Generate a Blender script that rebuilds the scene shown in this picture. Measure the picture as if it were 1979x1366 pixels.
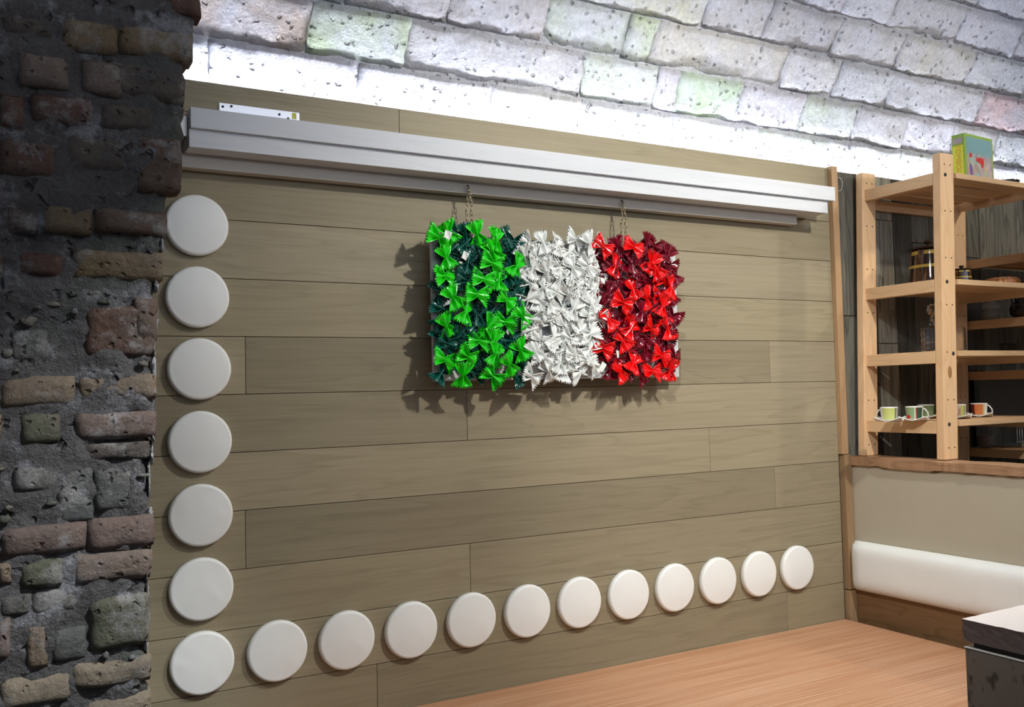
import bpy, bmesh, math, random
from mathutils import Vector, Matrix, noise
random.seed(7)
S = bpy.context.scene
COL = S.collection
for o in list(bpy.data.objects): bpy.data.objects.remove(o)

# ---------------------------------------------------------------- camera
CAM = Vector((-0.50297, -2.77710, 1.75044))
YAW, PIT, ROLL, FPX = 0.509108, 0.0429015, -0.0247583, 1769.441
cy, sy, cp, sp = math.cos(YAW), math.sin(YAW), math.cos(PIT), math.sin(PIT)
FW = Vector((sy*cp, cy*cp, sp)); R0 = Vector((cy, -sy, 0)); U0 = R0.cross(FW)
RT = math.cos(ROLL)*R0 + math.sin(ROLL)*U0
UP = -math.sin(ROLL)*R0 + math.cos(ROLL)*U0
cd = bpy.data.cameras.new('camera'); cam = bpy.data.objects.new('camera', cd); COL.objects.link(cam)
M4 = Matrix((RT, UP, -FW)).transposed().to_4x4(); M4.translation = CAM
cam.matrix_world = M4
cd.sensor_width = 36; cd.lens = FPX/1979*36; cd.clip_start = 0.02; cd.clip_end = 60
S.camera = cam

# ---------------------------------------------------------------- world, lights, exposure
w = bpy.data.worlds.new('world'); S.world = w; w.use_nodes = True
w.node_tree.nodes['Background'].inputs[0].default_value = (0.80, 0.88, 1.0, 1)
w.node_tree.nodes['Background'].inputs[1].default_value = 0.13
S.view_settings.view_transform = 'Standard'; S.view_settings.look = 'None'
S.view_settings.exposure = 0.0; S.view_settings.gamma = 1; S.view_settings.use_curve_mapping = False

def spot(name, loc, tgt, power, col, ang, blend, size=.05):
    l = bpy.data.lights.new(name, 'SPOT'); l.energy = power; l.color = col
    l.spot_size = math.radians(ang); l.spot_blend = blend; l.shadow_soft_size = size
    o = bpy.data.objects.new(name, l); COL.objects.link(o); o.location = loc
    o.rotation_euler = (Vector(tgt)-Vector(loc)).to_track_quat('-Z', 'Y').to_euler(); return o
def area(name, loc, direction, sx, sz, power, col, spread=180):
    l = bpy.data.lights.new(name, 'AREA'); l.shape = 'RECTANGLE'; l.size = sx; l.size_y = sz
    l.energy = power; l.color = col; l.spread = math.radians(spread)
    o = bpy.data.objects.new(name, l); COL.objects.link(o); o.location = loc
    z = -Vector(direction).normalized(); x = Vector((1, 0, 0)); y = z.cross(x).normalized(); x = y.cross(z)
    o.rotation_euler = Matrix((x, y, z)).transposed().to_euler(); return o
spot('spot_lamp_centre', (2.0, -2.3, 3.6), (1.6, 0, 1.75), 225, (1.0, .96, .88), 74, .8, .05)
spot('spot_lamp_right', (4.25, -1.8, 3.5), (2.5, 0, 1.75), 72, (1.0, .88, .70), 80, .6, .04)
spot('low_wall_fill_spot', (.15, -2.0, 3.35), (2.45, -.35, .95), 185, (1.0, .985, .95), 52, .8, .06)  # added fill from the left to brighten the low wall, backrest and discs
spot('spot_lamp_pier', (.75, -2.35, 3.3), (-.30, -.80, 1.02), 330, (.95, .98, 1.0), 36, 1.0, .05)
area('cove_light', (2.15, .045, 2.672), (0, -.25, 1), 4.9, .012, 24, (.86, .90, 1.0))
area('vault_fill_light', (1.8, -2.95, 2.75), (0, .35, 1), 5.0, .1, 48, (.86, .91, 1.0))  # added fill out of view that brightens the upper vault, no known fitting

# ---------------------------------------------------------------- helpers
def tag(o, label=None, cat=None, group=None, kind=None):
    if label: o['label'] = label
    if cat: o['category'] = cat
    if group: o['group'] = group
    if kind: o['kind'] = kind
    return o
def empty(name, loc=(0, 0, 0), rz=0, **k):
    o = bpy.data.objects.new(name, None); COL.objects.link(o); o.location = loc; o.rotation_euler = (0, 0, rz)
    o.empty_display_size = .05
    return tag(o, **k)
def mobj(name, mesh, parent=None, loc=(0, 0, 0), rot=(0, 0, 0), **k):
    o = bpy.data.objects.new(name, mesh); COL.objects.link(o); o.location = loc; o.rotation_euler = rot
    if parent is not None: o.parent = parent
    return tag(o, **k)
def to_mesh(name, bm, mats, smooth=False):
    if not isinstance(mats, (list, tuple)): mats = [mats]
    bmesh.ops.recalc_face_normals(bm, faces=bm.faces)
    m = bpy.data.meshes.new(name); bm.to_mesh(m); bm.free()
    for x in mats: m.materials.append(x)
    if smooth:
        for p in m.polygons: p.use_smooth = True
    return m
def bx(bm, x0, x1, y0, y1, z0, z1, bev=0, mi=0):
    n0 = len(bm.faces)
    r = bmesh.ops.create_cube(bm, size=1)
    vs = r['verts']
    for v in vs:
        v.co = Vector(((x0+x1)/2+v.co.x*(x1-x0), (y0+y1)/2+v.co.y*(y1-y0), (z0+z1)/2+v.co.z*(z1-z0)))
    fs = set(f for v in vs for f in v.link_faces)
    if bev:
        es = list(set(e for v in vs for e in v.link_edges))
        rr = bmesh.ops.bevel(bm, geom=es, offset=bev, segments=2, affect='EDGES', profile=.6)
        fs = set(rr['faces']) | set(f for f in fs if f.is_valid)
        fs = set(f for f in bm.faces if f.index == -1 or True) if False else fs
    for f in fs:
        if f.is_valid: f.material_index = mi
    return vs
def box(name, x0, x1, y0, y1, z0, z1, mat, parent=None, bev=0, **k):
    """box object with its origin at its centre (parent assumed unrotated)"""
    c = Vector(((x0+x1)/2, (y0+y1)/2, (z0+z1)/2)); h = Vector((x1-x0, y1-y0, z1-z0))/2
    bm = bmesh.new(); bx(bm, -h.x, h.x, -h.y, h.y, -h.z, h.z, bev)
    off = parent.location if parent is not None else Vector((0, 0, 0))
    return mobj(name, to_mesh(name, bm, mat), parent, c-off, **k)
def lathe_bm(bm, prof, n=32, mi=0, mfun=None):
    rings = []
    for r, z in prof:
        if r < 1e-5: rings.append([bm.verts.new((0, 0, z))])
        else: rings.append([bm.verts.new((r*math.cos(2*math.pi*i/n), r*math.sin(2*math.pi*i/n), z)) for i in range(n)])
    for k in range(len(rings)-1):
        a, b = rings[k], rings[k+1]
        for i in range(n):
            j = (i+1) % n
            if len(a) == 1 and len(b) == 1: continue
            if len(a) == 1: f = bm.faces.new((a[0], b[i], b[j]))
            elif len(b) == 1: f = bm.faces.new((a[i], a[j], b[0]))
            else: f = bm.faces.new((a[i], a[j], b[j], b[i]))
            f.material_index = mfun(k, i/n) if mfun else mi
            f.smooth = True
def tube_bm(bm, pts, r, n=8, closed=False, mi=0):
    pts = [Vector(p) for p in pts]; rings = []
    N = len(pts); prev = None
    for i, p in enumerate(pts):
        if closed: t = pts[(i+1) % N]-pts[i-1]
        else: t = pts[min(i+1, N-1)]-pts[max(i-1, 0)]
        t.normalize()
        if prev is None:
            a = Vector((0, 0, 1)) if abs(t.z) < .9 else Vector((1, 0, 0))
            x = t.cross(a).normalized()
        else:
            x = (prev - t*prev.dot(t)).normalized()
        prev = x; y = t.cross(x)
        rr = r[i] if isinstance(r, (list, tuple)) else r
        rings.append([bm.verts.new(p+rr*(math.cos(2*math.pi*k/n)*x+math.sin(2*math.pi*k/n)*y)) for k in range(n)])
    for i in range(N if closed else N-1):
        a, b = rings[i], rings[(i+1) % N]
        for k in range(n):
            f = bm.faces.new((a[k], a[(k+1) % n], b[(k+1) % n], b[k])); f.smooth = True; f.material_index = mi
    if not closed:
        for q in (rings[0], rings[-1]):
            f = bm.faces.new(q); f.material_index = mi

# ---------------------------------------------------------------- materials
def new_mat(name):
    m = bpy.data.materials.new(name); m.use_nodes = True
    nt = m.node_tree; b = nt.nodes['Principled BSDF']
    return m, nt, b
def N(nt, t, **kw):
    n = nt.nodes.new(t)
    for k, v in kw.items():
        if k in n.inputs.keys(): n.inputs[k].default_value = v
        else: setattr(n, k, v)
    return n
def plain(name, col, rough=.5, metal=0, spec=.5, **kw):
    m, nt, b = new_mat(name)
    b.inputs['Base Color'].default_value = (*col, 1); b.inputs['Roughness'].default_value = rough
    b.inputs['Metallic'].default_value = metal; b.inputs['Specular IOR Level'].default_value = spec
    for k, v in kw.items(): b.inputs[k.replace('_', ' ')].default_value = v
    return m
def mixc(nt, a, b, fac, mode='MIX'):
    n = nt.nodes.new('ShaderNodeMix'); n.data_type = 'RGBA'; n.blend_type = mode
    for s, v in ((n.inputs[6], a), (n.inputs[7], b)):
        if isinstance(v, tuple): s.default_value = (*v, 1) if len(v) == 3 else v
        else: nt.links.new(v, s)
    if isinstance(fac, (int, float)): n.inputs[0].default_value = fac
    else: nt.links.new(fac, n.inputs[0])
    return n.outputs[2]
def ramp(nt, fac, stops):
    n = nt.nodes.new('ShaderNodeValToRGB'); e = n.color_ramp.elements
    while len(e) < len(stops): e.new(.5)
    for q, (p, c) in zip(e, stops):
        q.position = p; q.color = (*c, 1) if isinstance(c, tuple) else (c, c, c, 1)
    nt.links.new(fac, n.inputs[0]); return n.outputs[0]
def math_(nt, op, a, b=None):
    n = nt.nodes.new('ShaderNodeMath'); n.operation = op
    for i, v in enumerate((a, b)):
        if v is None: continue
        if isinstance(v, (int, float)): n.inputs[i].default_value = v
        else: nt.links.new(v, n.inputs[i])
    return n.outputs[0]
def piece_coords(nt, scale, rot=(0, 0, 0)):
    """object coordinates of a piece shifted by a random amount per object"""
    tc = nt.nodes.new('ShaderNodeTexCoord'); oi = nt.nodes.new('ShaderNodeObjectInfo')
    off = nt.nodes.new('ShaderNodeVectorMath'); off.operation = 'SCALE'; off.inputs[0].default_value = (37, 91, 53)
    nt.links.new(oi.outputs['Random'], off.inputs['Scale'])
    add = nt.nodes.new('ShaderNodeVectorMath'); add.operation = 'ADD'
    mp = nt.nodes.new('ShaderNodeMapping'); mp.inputs['Scale'].default_value = scale; mp.inputs['Rotation'].default_value = rot
    nt.links.new(tc.outputs['Object'], mp.inputs['Vector'])
    nt.links.new(mp.outputs[0], add.inputs[0]); nt.links.new(off.outputs[0], add.inputs[1])
    return add.outputs[0], oi
def tex(nt, kind, vec, **kw):
    n = nt.nodes.new(kind)
    for k, v in kw.items():
        key = k.replace('_', ' ')
        if key in n.inputs.keys(): n.inputs[key].default_value = v
        else: setattr(n, k, v)
    nt.links.new(vec, n.inputs['Vector']); return n
def bump(nt, b, h, strength, dist, prev=None):
    n = nt.nodes.new('ShaderNodeBump'); n.inputs['Strength'].default_value = strength; n.inputs['Distance'].default_value = dist
    nt.links.new(h, n.inputs['Height'])
    if prev is not None: nt.links.new(prev, n.inputs['Normal'])
    nt.links.new(n.outputs[0], b.inputs['Normal']); return n.outputs[0]

def wood(name, light, dark, axis='x', ring=14, fine=.35, rough=.5, tint=True, contrast=.5, bstr=.15, knots=False, sc=1.0):
    m, nt, b = new_mat(name)
    if axis == 'x': s1, s2 = (.75, 9, 9), (3, 160, 160)
    elif axis == 'z': s1, s2 = (9, 9, 1.1), (160, 160, 3)
    else: s1, s2 = (9, 1.1, 9), (160, 3, 160)
    s1 = tuple(q*sc for q in s1); s2 = tuple(q*sc for q in s2)
    v1, oi = piece_coords(nt, s1); v2, _ = piece_coords(nt, s2)
    n1 = tex(nt, 'ShaderNodeTexNoise', v1, Scale=1.0, Detail=3, Roughness=.5, Distortion=.4)
    rings = math_(nt, 'FRACT', math_(nt, 'MULTIPLY', n1.outputs['Fac'], ring))
    rings = ramp(nt, rings, [(0, 0.0), (.62, .25), (.9, 1.0), (1, 0.0)])
    n2 = tex(nt, 'ShaderNodeTexNoise', v2, Scale=1.0, Detail=4, Roughness=.65)
    fr = ramp(nt, n2.outputs['Fac'], [(.3, 0.0), (.75, 1.0)])
    f = math_(nt, 'ADD', math_(nt, 'MULTIPLY', rings, contrast), math_(nt, 'MULTIPLY', fr, fine))
    c = mixc(nt, light, dark, f)
    n3 = tex(nt, 'ShaderNodeTexNoise', v1, Scale=.35, Detail=2)
    c = mixc(nt, c, mixc(nt, c, dark, .5), ramp(nt, n3.outputs['Fac'], [(.4, 0.0), (.7, .7)]))
    if knots:
        vo = tex(nt, 'ShaderNodeTexVoronoi', v1, Scale=.55)
        c = mixc(nt, c, tuple(q*.45 for q in dark), ramp(nt, vo.outputs['Distance'], [(.03, .9), (.09, 0.0)]))
    if tint: c = mixc(nt, c, oi.outputs['Color'], 1.0, 'MULTIPLY')
    nt.links.new(c, b.inputs['Base Color']); b.inputs['Roughness'].default_value = rough
    b.inputs['Specular IOR Level'].default_value = .3
    bump(nt, b, f, bstr, .001)
    return m
OAK = wood('grey_oak', (.37, .32, .215), (.215, .18, .115), 'x', ring=8, fine=.45, contrast=.28, rough=.55)
PINE_Z = wood('pine_upright', (.80, .56, .34), (.56, .33, .16), 'z', ring=9, fine=.2, contrast=.35, rough=.45, knots=True)
PINE_Y = wood('pine_rail', (.80, .56, .33), (.56, .33, .16), 'y', ring=9, fine=.2, contrast=.35, rough=.45)
PINE_X = wood('pine_slat', (.76, .52, .30), (.52, .30, .14), 'x', ring=9, fine=.2, contrast=.35, rough=.45)
TRIMW = wood('trim_wood', (.50, .33, .19), (.33, .20, .10), 'z', ring=9, fine=.3, contrast=.35)
LIVE = wood('live_edge_wood', (.52, .32, .19), (.30, .17, .09), 'y', ring=12, fine=.4, contrast=.5)
WPANEL = wood('brown_panel', (.26, .15, .07), (.15, .08, .035), 'y', ring=9, fine=.4, contrast=.5, tint=False)
WEATH = wood('weathered_board', (.34, .32, .27), (.10, .095, .085), 'z', ring=9, fine=.9, contrast=.5, rough=.8, bstr=.6)
TABLEW = wood('striped_tabletop', (.66, .36, .20), (.40, .17, .075), 'x', ring=13, fine=.55, contrast=.25, rough=.38, tint=False)
def streaks():
    m, nt, b = new_mat('striped_veneer')
    tc = nt.nodes.new('ShaderNodeTexCoord')
    def nz(sc, d=3):
        mp = nt.nodes.new('ShaderNodeMapping'); mp.inputs['Scale'].default_value = sc
        nt.links.new(tc.outputs['Object'], mp.inputs['Vector'])
        return tex(nt, 'ShaderNodeTexNoise', mp.outputs[0], Scale=1.0, Detail=d, Roughness=.6).outputs['Fac']
    a = ramp(nt, nz((.35, 30, 30)), [(.35, 0.0), (.65, 1.0)]); c2 = ramp(nt, nz((1.6, 170, 170)), [(.42, 0.0), (.62, 1.0)])
    c3 = ramp(nt, nz((.35, 14, 14), 1), [(.38, 0.0), (.62, 1.0)])
    c = mixc(nt, (.66, .38, .225), (.54, .275, .15), a)
    c = mixc(nt, c, (.70, .44, .28), math_(nt, 'MULTIPLY', c3, .5))
    c = mixc(nt, c, (.42, .19, .09), math_(nt, 'MULTIPLY', c2, .75))
    nt.links.new(c, b.inputs['Base Color']); b.inputs['Roughness'].default_value = .42
    bump(nt, b, c2, .2, .0006); return m
TABLEW = streaks()

def stone(name, base2, pit=.6, sc=26, big=5, rough=.92, tintmix=.55, bs=.9, bd=.02, green=None, white=None):
    """rough masonry in world position coordinates, tinted by object colour"""
    m, nt, b = new_mat(name)
    g = nt.nodes.new('ShaderNodeNewGeometry'); oi = nt.nodes.new('ShaderNodeObjectInfo')
    P = g.outputs['Position']
    n1 = tex(nt, 'ShaderNodeTexNoise', P, Scale=big, Detail=5, Roughness=.6, Distortion=.3)
    n2 = tex(nt, 'ShaderNodeTexNoise', P, Scale=sc*1.6, Detail=6, Roughness=.7)
    dn = tex(nt, 'ShaderNodeTexNoise', P, Scale=sc*1.3, Detail=3)
    vs_ = nt.nodes.new('ShaderNodeVectorMath'); vs_.operation = 'SCALE'; vs_.inputs['Scale'].default_value = .9/sc; nt.links.new(dn.outputs['Color'], vs_.inputs[0])
    va_ = nt.nodes.new('ShaderNodeVectorMath'); va_.operation = 'ADD'; nt.links.new(P, va_.inputs[0]); nt.links.new(vs_.outputs[0], va_.inputs[1])
    vo = tex(nt, 'ShaderNodeTexVoronoi', va_.outputs[0], Scale=sc)
    sel = tex(nt, 'ShaderNodeTexNoise', P, Scale=sc*.55, Detail=2)
    pm = math_(nt, 'MULTIPLY', ramp(nt, vo.outputs['Distance'], [(.1, 1.0), (.34, 0.0)]), ramp(nt, sel.outputs['Fac'], [(.5, 0.0), (.58, 1.0)]))
    c = mixc(nt, oi.outputs['Color'], base2, ramp(nt, n1.outputs['Fac'], [(.38, 0.0), (.68, tintmix)]))
    c = mixc(nt, c, mixc(nt, c, (.5, .5, .5), .5, 'MULTIPLY'), ramp(nt, n2.outputs['Fac'], [(.42, .7), (.6, 0.0)]))
    if green is not None:
        n4 = tex(nt, 'ShaderNodeTexNoise', P, Scale=3.2, Detail=4)
        c = mixc(nt, c, green, ramp(nt, n4.outputs['Fac'], [(.55, 0.0), (.72, .5)]))
    if white is not None:
        n5 = tex(nt, 'ShaderNodeTexNoise', P, Scale=9, Detail=7, Roughness=.75)
        c = mixc(nt, c, white, ramp(nt, n5.outputs['Fac'], [(.53, 0.0), (.64, .8)]))
    c = mixc(nt, c, mixc(nt, c, (.42, .42, .40), 1.0, 'MULTIPLY'), math_(nt, 'MULTIPLY', pm, pit))
    nt.links.new(c, b.inputs['Base Color']); b.inputs['Roughness'].default_value = rough
    b.inputs['Specular IOR Level'].default_value = .15
    h = math_(nt, 'SUBTRACT', math_(nt, 'ADD', math_(nt, 'MULTIPLY', n2.outputs['Fac'], .5), math_(nt, 'MULTIPLY', n1.outputs['Fac'], .6)), math_(nt, 'MULTIPLY', pm, .75))
    bump(nt, b, h, bs, bd)
    return m
VAULTM = stone('vault_stone', (.70, .72, .82), pit=.45, sc=34, big=6, tintmix=.8, bs=1, bd=.026)
MORTARM = stone('vault_mortar', (.76, .77, .82), pit=.3, sc=24, big=6, bs=1, bd=.03)
PIERM = stone('pier_brick', (.15, .125, .105), pit=.15, sc=55, big=14, tintmix=.6, bs=1, bd=.014, white=(.30, .29, .28))
PIERMORT = stone('pier_mortar', (.11, .10, .095), pit=.3, sc=30, big=9, bs=1, bd=.04, green=(.085, .12, .07), white=(.34, .34, .36))

WHITEPAINT = wood('white_painted_wood', (.70, .73, .76), (.56, .58, .62), 'x', ring=10, fine=.25, contrast=.25, rough=.5, tint=False, bstr=.3)
RAILP = wood('shaded_rail_paint', (.60, .57, .51), (.50, .47, .42), 'x', ring=10, fine=.25, contrast=.2, rough=.55, tint=False, bstr=.3)  # slightly darker paint, with the shade under the beam boards put into its colour
def fabric(name, col, rough=.6, s=900, st=.12):
    m, nt, b = new_mat(name); tc = nt.nodes.new('ShaderNodeTexCoord')
    n = tex(nt, 'ShaderNodeTexNoise', tc.outputs['Object'], Scale=s, Detail=2)
    n2 = tex(nt, 'ShaderNodeTexNoise', tc.outputs['Object'], Scale=7, Detail=3)
    c = mixc(nt, col, tuple(q*.93 for q in col), n2.outputs['Fac'])
    nt.links.new(c, b.inputs['Base Color']); b.inputs['Roughness'].default_value = rough
    bump(nt, b, n.outputs['Fac'], st, .001); return m
CUSH = fabric('white_leatherette', (.92, .95, .93), .5)
PLASTER = fabric('beige_plaster', (.50, .46, .355), .8, 60, .1)
GLUE = plain('old_glue', (.16, .13, .09), .8)
METAL = plain('aluminium', (.85, .87, .9), .28, 1.0)
STEEL = plain('dull_steel', (.5, .5, .48), .35, 1.0)
CHAINM = plain('antique_brass', (.42, .36, .24), .3, 1.0)
BLACK = plain('black_gloss', (.012, .012, .014), .15)
DARK = plain('dark_matt', (.03, .028, .026), .7)
GREYP = plain('grey_panel', (.10, .095, .09), .35)
WHITEC = plain('white_glazed_ceramic', (.80, .79, .74), .18)
GLASS = plain('clear_glass', (1, 1, 1), .03, Transmission_Weight=1.0, IOR=1.5)
LEDM, nt_, b_ = new_mat('led_strip_glow')
b_.inputs['Emission Color'].default_value = (.86, .9, 1, 1); b_.inputs['Emission Strength'].default_value = 14

# ---------------------------------------------------------------- structure: room shell
box('floor', -3.2, 5.0, -4.2, .3, -.06, 0, plain('dark_floor', (.12, .10, .085), .5), kind='structure')
ZW, XR = 2.697, 2.645     # top of the panelling, its right end
wall = box('wall_back', -.32, 2.69, .006, .022, 0, ZW-.004, plain('batten_board', (.05, .04, .03), .9), kind='structure')
rows = [0, .046, .218, .390, .562, .734, .906, 1.078, 1.250, 1.422, 1.594, 1.766, 1.938, 2.111, 2.287, 2.459, 2.60, ZW]
joints = {(1.766): [.134, 2.262], (1.594): [.868], (1.422): [1.926], (1.250): [.128, 2.267], (1.078): [.867], (.734): [.531, 2.31],
          2.459: [.643, 2.2], 2.60: [.643], .562: [1.2], .390: [.3, 2.1], .218: [1.5], 2.287: [], 2.111: [], 1.938: []}
tones = {(1.766, 0): 1.02, (1.766, 1): .80, (1.766, 2): 1.02, (1.594, 0): .90, (1.594, 1): 1.02, (1.422, 0): 1.03, (1.422, 1): .98, (1.250, 0): .93, (1.250, 1): .82, (1.250, 2): .98,
         (1.078, 0): .96, (1.078, 1): .88, (.906, 0): .97, (.734, 0): .9, (.734, 1): .82, (2.111, 0): .96, (1.938, 0): .96, (2.287, 0): .9}
for a, b2 in zip(rows[:-1], rows[1:]):
    xs = [-.30]+joints.get(a, [random.uniform(.6, 2)])+[XR]
    for i, (x0, x1) in enumerate(zip(xs[:-1], xs[1:])):
        o = box('plank', x0+.0007, x1-.0007, -.012+.012, .012, a+.0009, b2-.0009, OAK, wall, bev=.0012)
        t = tones.get((a, i), random.uniform(.9, 1.02)); o.color = (t, t*1.0, t*random.uniform(.96, 1.0), 1)
for o in wall.children: o.location.y -= 0.0

# vertical trims in the corner
box('trim_1', XR+.001, XR+.038, -.022, .012, 1.452, ZW+.004, TRIMW, None, bev=.002, kind='structure').color = (1.0, 1.0, .98, 1)
box('trim_2', XR+.010, XR+.052, -.024, .012, .876, 1.449, TRIMW, None, bev=.002, kind='structure').color = (.72, .74, .72, 1)
box('trim_3', XR+.010, XR+.052, -.024, .012, 0, .872, TRIMW, None, bev=.002, kind='structure').color = (.8, .82, .82, 1)

# weathered vertical boards right of the panelling
wr = box('wall_back_right', 2.70, 5.0, .012, .03, 0, ZW-.01, plain('black_gap', (.02, .018, .016), .9), kind='structure')
edges = [2.692, 2.81, 2.925, 3.05, 3.175, 3.30, 3.42, 3.55, 3.68, 3.80, 3.93, 4.06, 4.2, 4.35, 4.5, 4.65, 4.8, 5.0]
jz = {0: [2.05], 1: [2.3, 1.75], 2: [2.49, 1.93], 3: [1.6, 2.2], 4: [2.4], 5: [2.0, 1.5], 6: [2.42], 7: [2.35, 1.8], 8: [2.2]}
for i, (x0, x1) in enumerate(zip(edges[:-1], edges[1:])):
    zz = [0]+sorted(jz.get(i, [random.uniform(1.5, 2.4)]))+[ZW-.008-random.random()*.006]
    for z0, z1 in zip(zz[:-1], zz[1:]):
        o = box('board', x0+.0015, x1-.0015, -.004-random.random()*.004, .011, z0+.0015, z1-.0015, WEATH, wr, bev=.002)
        t = random.choice((.32, .4, .5, .65, .8)) if i else .65
        if i == 2: t = 1.35
        if i in (1, 3): t = .42
        o.color = (t*.98, t*1.0, t*.95, 1)

# right end wall and left wall, closing the room beyond the frame
box('wall_right', 5.0, 5.05, -4.2, .3, 0, 3.9, PLASTER, kind='structure')

# ---------------------------------------------------------------- barrel vault
RV, TH0, ZC, YV0 = 1.6, math.radians(8), 2.66, .085
cY = YV0 - RV*math.cos(TH0); cZ = ZC - RV*math.sin(TH0)
def vpt(x, th, r): return Vector((x, cY+r*math.cos(th), cZ+r*math.sin(th)))
bm = bmesh.new(); nth = 60; nx = 44
th_a, th_b = math.radians(1), math.radians(172)
g = [[bm.verts.new(vpt(-.9+5.95*i/nx, th_a+(th_b-th_a)*j/nth, RV+.016+.006*noise.noise(Vector((i*.9, j*.9, 3))))) for j in range(nth+1)] for i in range(nx+1)]
for i in range(nx):
    for j in range(nth): bm.faces.new((g[i][j], g[i][j+1], g[i+1][j+1], g[i+1][j]))
vm = to_mesh('ceiling', bm, MORTARM, True)
OFF = 1 if vm.polygons[len(vm.polygons)//2].normal.z > 0 else -1
ceil = mobj('ceiling', vm, kind='structure'); ceil.color = (.74, .75, .80, 1)
sd = ceil.modifiers.new('thick', 'SOLIDIFY'); sd.thickness = .05; sd.offset = OFF
def z2th(z): return math.asin((z-cZ)/RV)
J1 = z2th(2.85); dT = math.radians(5.95)
def xat(px, py, y):      # a joint seen in the photograph, taken to its own depth
    d = FW*FPX+RT*(px-989.5)-UP*(py-683); t = (y-CAM.y)/d.y; return (CAM+t*d).x
cj = {-1: [.05, .52, 1.02, 1.4, 1.85, 2.3, 2.72, 3.2, 3.6],
      0: [xat(597, 20, .03), xat(785, 80, .03), xat(1124, 145, .03), xat(1266, 150, .03), xat(1306, 180, .03), xat(1425, 210, .03), xat(1548, 225, .03), xat(1650, 235, .03), xat(1746, 270, .03), xat(1840, 280, .03)],
      1: [-.1, xat(672, 30, -.03), xat(869, 0, -.03), xat(1053, 40, -.03), xat(1210, 61, -.03), xat(1262, 80, -.03), xat(1515, 140, -.03), xat(1618, 184, -.03), xat(1718, 190, -.03), xat(1893, 240, -.03)],
      2: [.2, .7, 1.15, xat(1370, 10, -.12), xat(1490, 50, -.12), xat(1621, 70, -.12), xat(1743, 90, -.12), xat(1880, 150, -.12)],
      3: [.0, .4, .85, 1.25, 1.72, 2.1, xat(1640, 10, -.2), xat(1730, 50, -.2), xat(1860, 60, -.2)]}
tints = [(.74, .74, .75), (.70, .71, .70), (.66, .71, .60), (.72, .70, .64), (.69, .66, .68), (.73, .72, .76), (.64, .63, .62), (.76, .75, .73), (.62, .60, .58)]
special = {(0, 1): (.54, .62, .45), (0, 5): (.50, .64, .44), (1, 5): (.62, .70, .52), (1, 6): (.68, .66, .62), (1, 3): (.60, .56, .55), (0, 0): (.56, .47, .42), (1, 10): (.78, .60, .62), (1, 0): (.56, .47, .42), (2, 3): (.70, .70, .60), (1, 2): (.58, .54, .54)}
def vault_block(c, i, x0, x1, t0, t1):
    L = x1-x0; nu = max(6, int(L/.026)); nv = 8
    bm = bmesh.new(); top = []; xm, tm = (x0+x1)/2, (t0+t1)/2
    ctr = vpt(xm, tm, RV)
    lift = random.uniform(-.004, .004); tilt = random.uniform(.008, .020); roll = random.uniform(-.006, .006); skew = random.uniform(-.02, .02)
    for u in range(nu+1):
        row = []
        for v in range(nv+1):
            fu, fv = u/nu, v/nv
            du = min(fu, 1-fu)*L; dv = min(fv, 1-fv)*.165
            e = max(max(0, 1-dv/.014), .55*max(0, 1-du/.014))
            x = x0+L*fu + skew*(fv-.5) + .006*noise.noise(Vector((fv*5, i*3.1, c*7.7+round(fu)*9)))
            th = t0+(t1-t0)*fv + .0045*noise.noise(Vector((x*7, c*3.3+round(fv)*5, 1)))
            p = Vector((x*9, th*15, c*4+i))
            d = .0075*noise.noise(p)+.006*noise.noise(p*2.7)+.003*noise.noise(p*6)
            r = RV-d+lift*1.0-tilt*(fv-.5)-roll*(fu-.5)+.007*e*e
            row.append(bm.verts.new(vpt(x, th, r)-ctr))
        top.append(row)
    for u in range(nu):
        for v in range(nv): bm.faces.new((top[u][v], top[u][v+1], top[u+1][v+1], top[u+1][v]))
    rim = [top[u][0] for u in range(nu+1)]+[top[nu][v] for v in range(1, nv+1)]+[top[u][nv] for u in range(nu-1, -1, -1)]+[top[0][v] for v in range(nv-1, 0, -1)]
    out = []
    for q in rim:
        wp = q.co+ctr; dr = Vector((0, wp.y-cY, wp.z-cZ)).normalized(); out.append(bm.verts.new(q.co+dr*.03))
    for k in range(len(rim)):
        bm.faces.new((rim[k], rim[(k+1) % len(rim)], out[(k+1) % len(rim)], out[k]))
    o = mobj('block', to_mesh('block', bm, VAULTM, True), ceil, ctr)
    t = special.get((c, i)) or tuple(a_*b_ for a_, b_ in zip(random.choice(tints), (.97, .985, 1.05))); o.color = (*t, 1)
for c in range(-2, 9):
    t0 = J1+dT*c; t1 = t0+dT
    xs = cj.get(c)
    if xs is None:
        xs = []; x = -.3+random.random()*.3
        while x < 4.6: xs.append(x); x += random.uniform(.32, .52)
    else:
        xs = sorted(xs); x = xs[-1]
        while x < 4.5: x += random.uniform(.32, .5); xs.append(x)
    if xs[0] > -.3: xs = [-.6]+xs
    for i, (a, b2) in enumerate(zip(xs[:-1], xs[1:])):
        vault_block(c, i, a+.0012, b2-.0012, t0+.0022, t1-.0022)

# LED strip behind the top of the panelling
led = empty('led_strip', (2.15, .034, 2.655), label='glowing white light strip tucked behind the top edge of the plank wall', cat='light strip')
box('channel', -.3, 4.6, .024, .044, 2.650, 2.657, METAL, led)
box('glowing_tape', -.3, 4.6, .028, .040, 2.6575, 2.661, LEDM, led)

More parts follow.
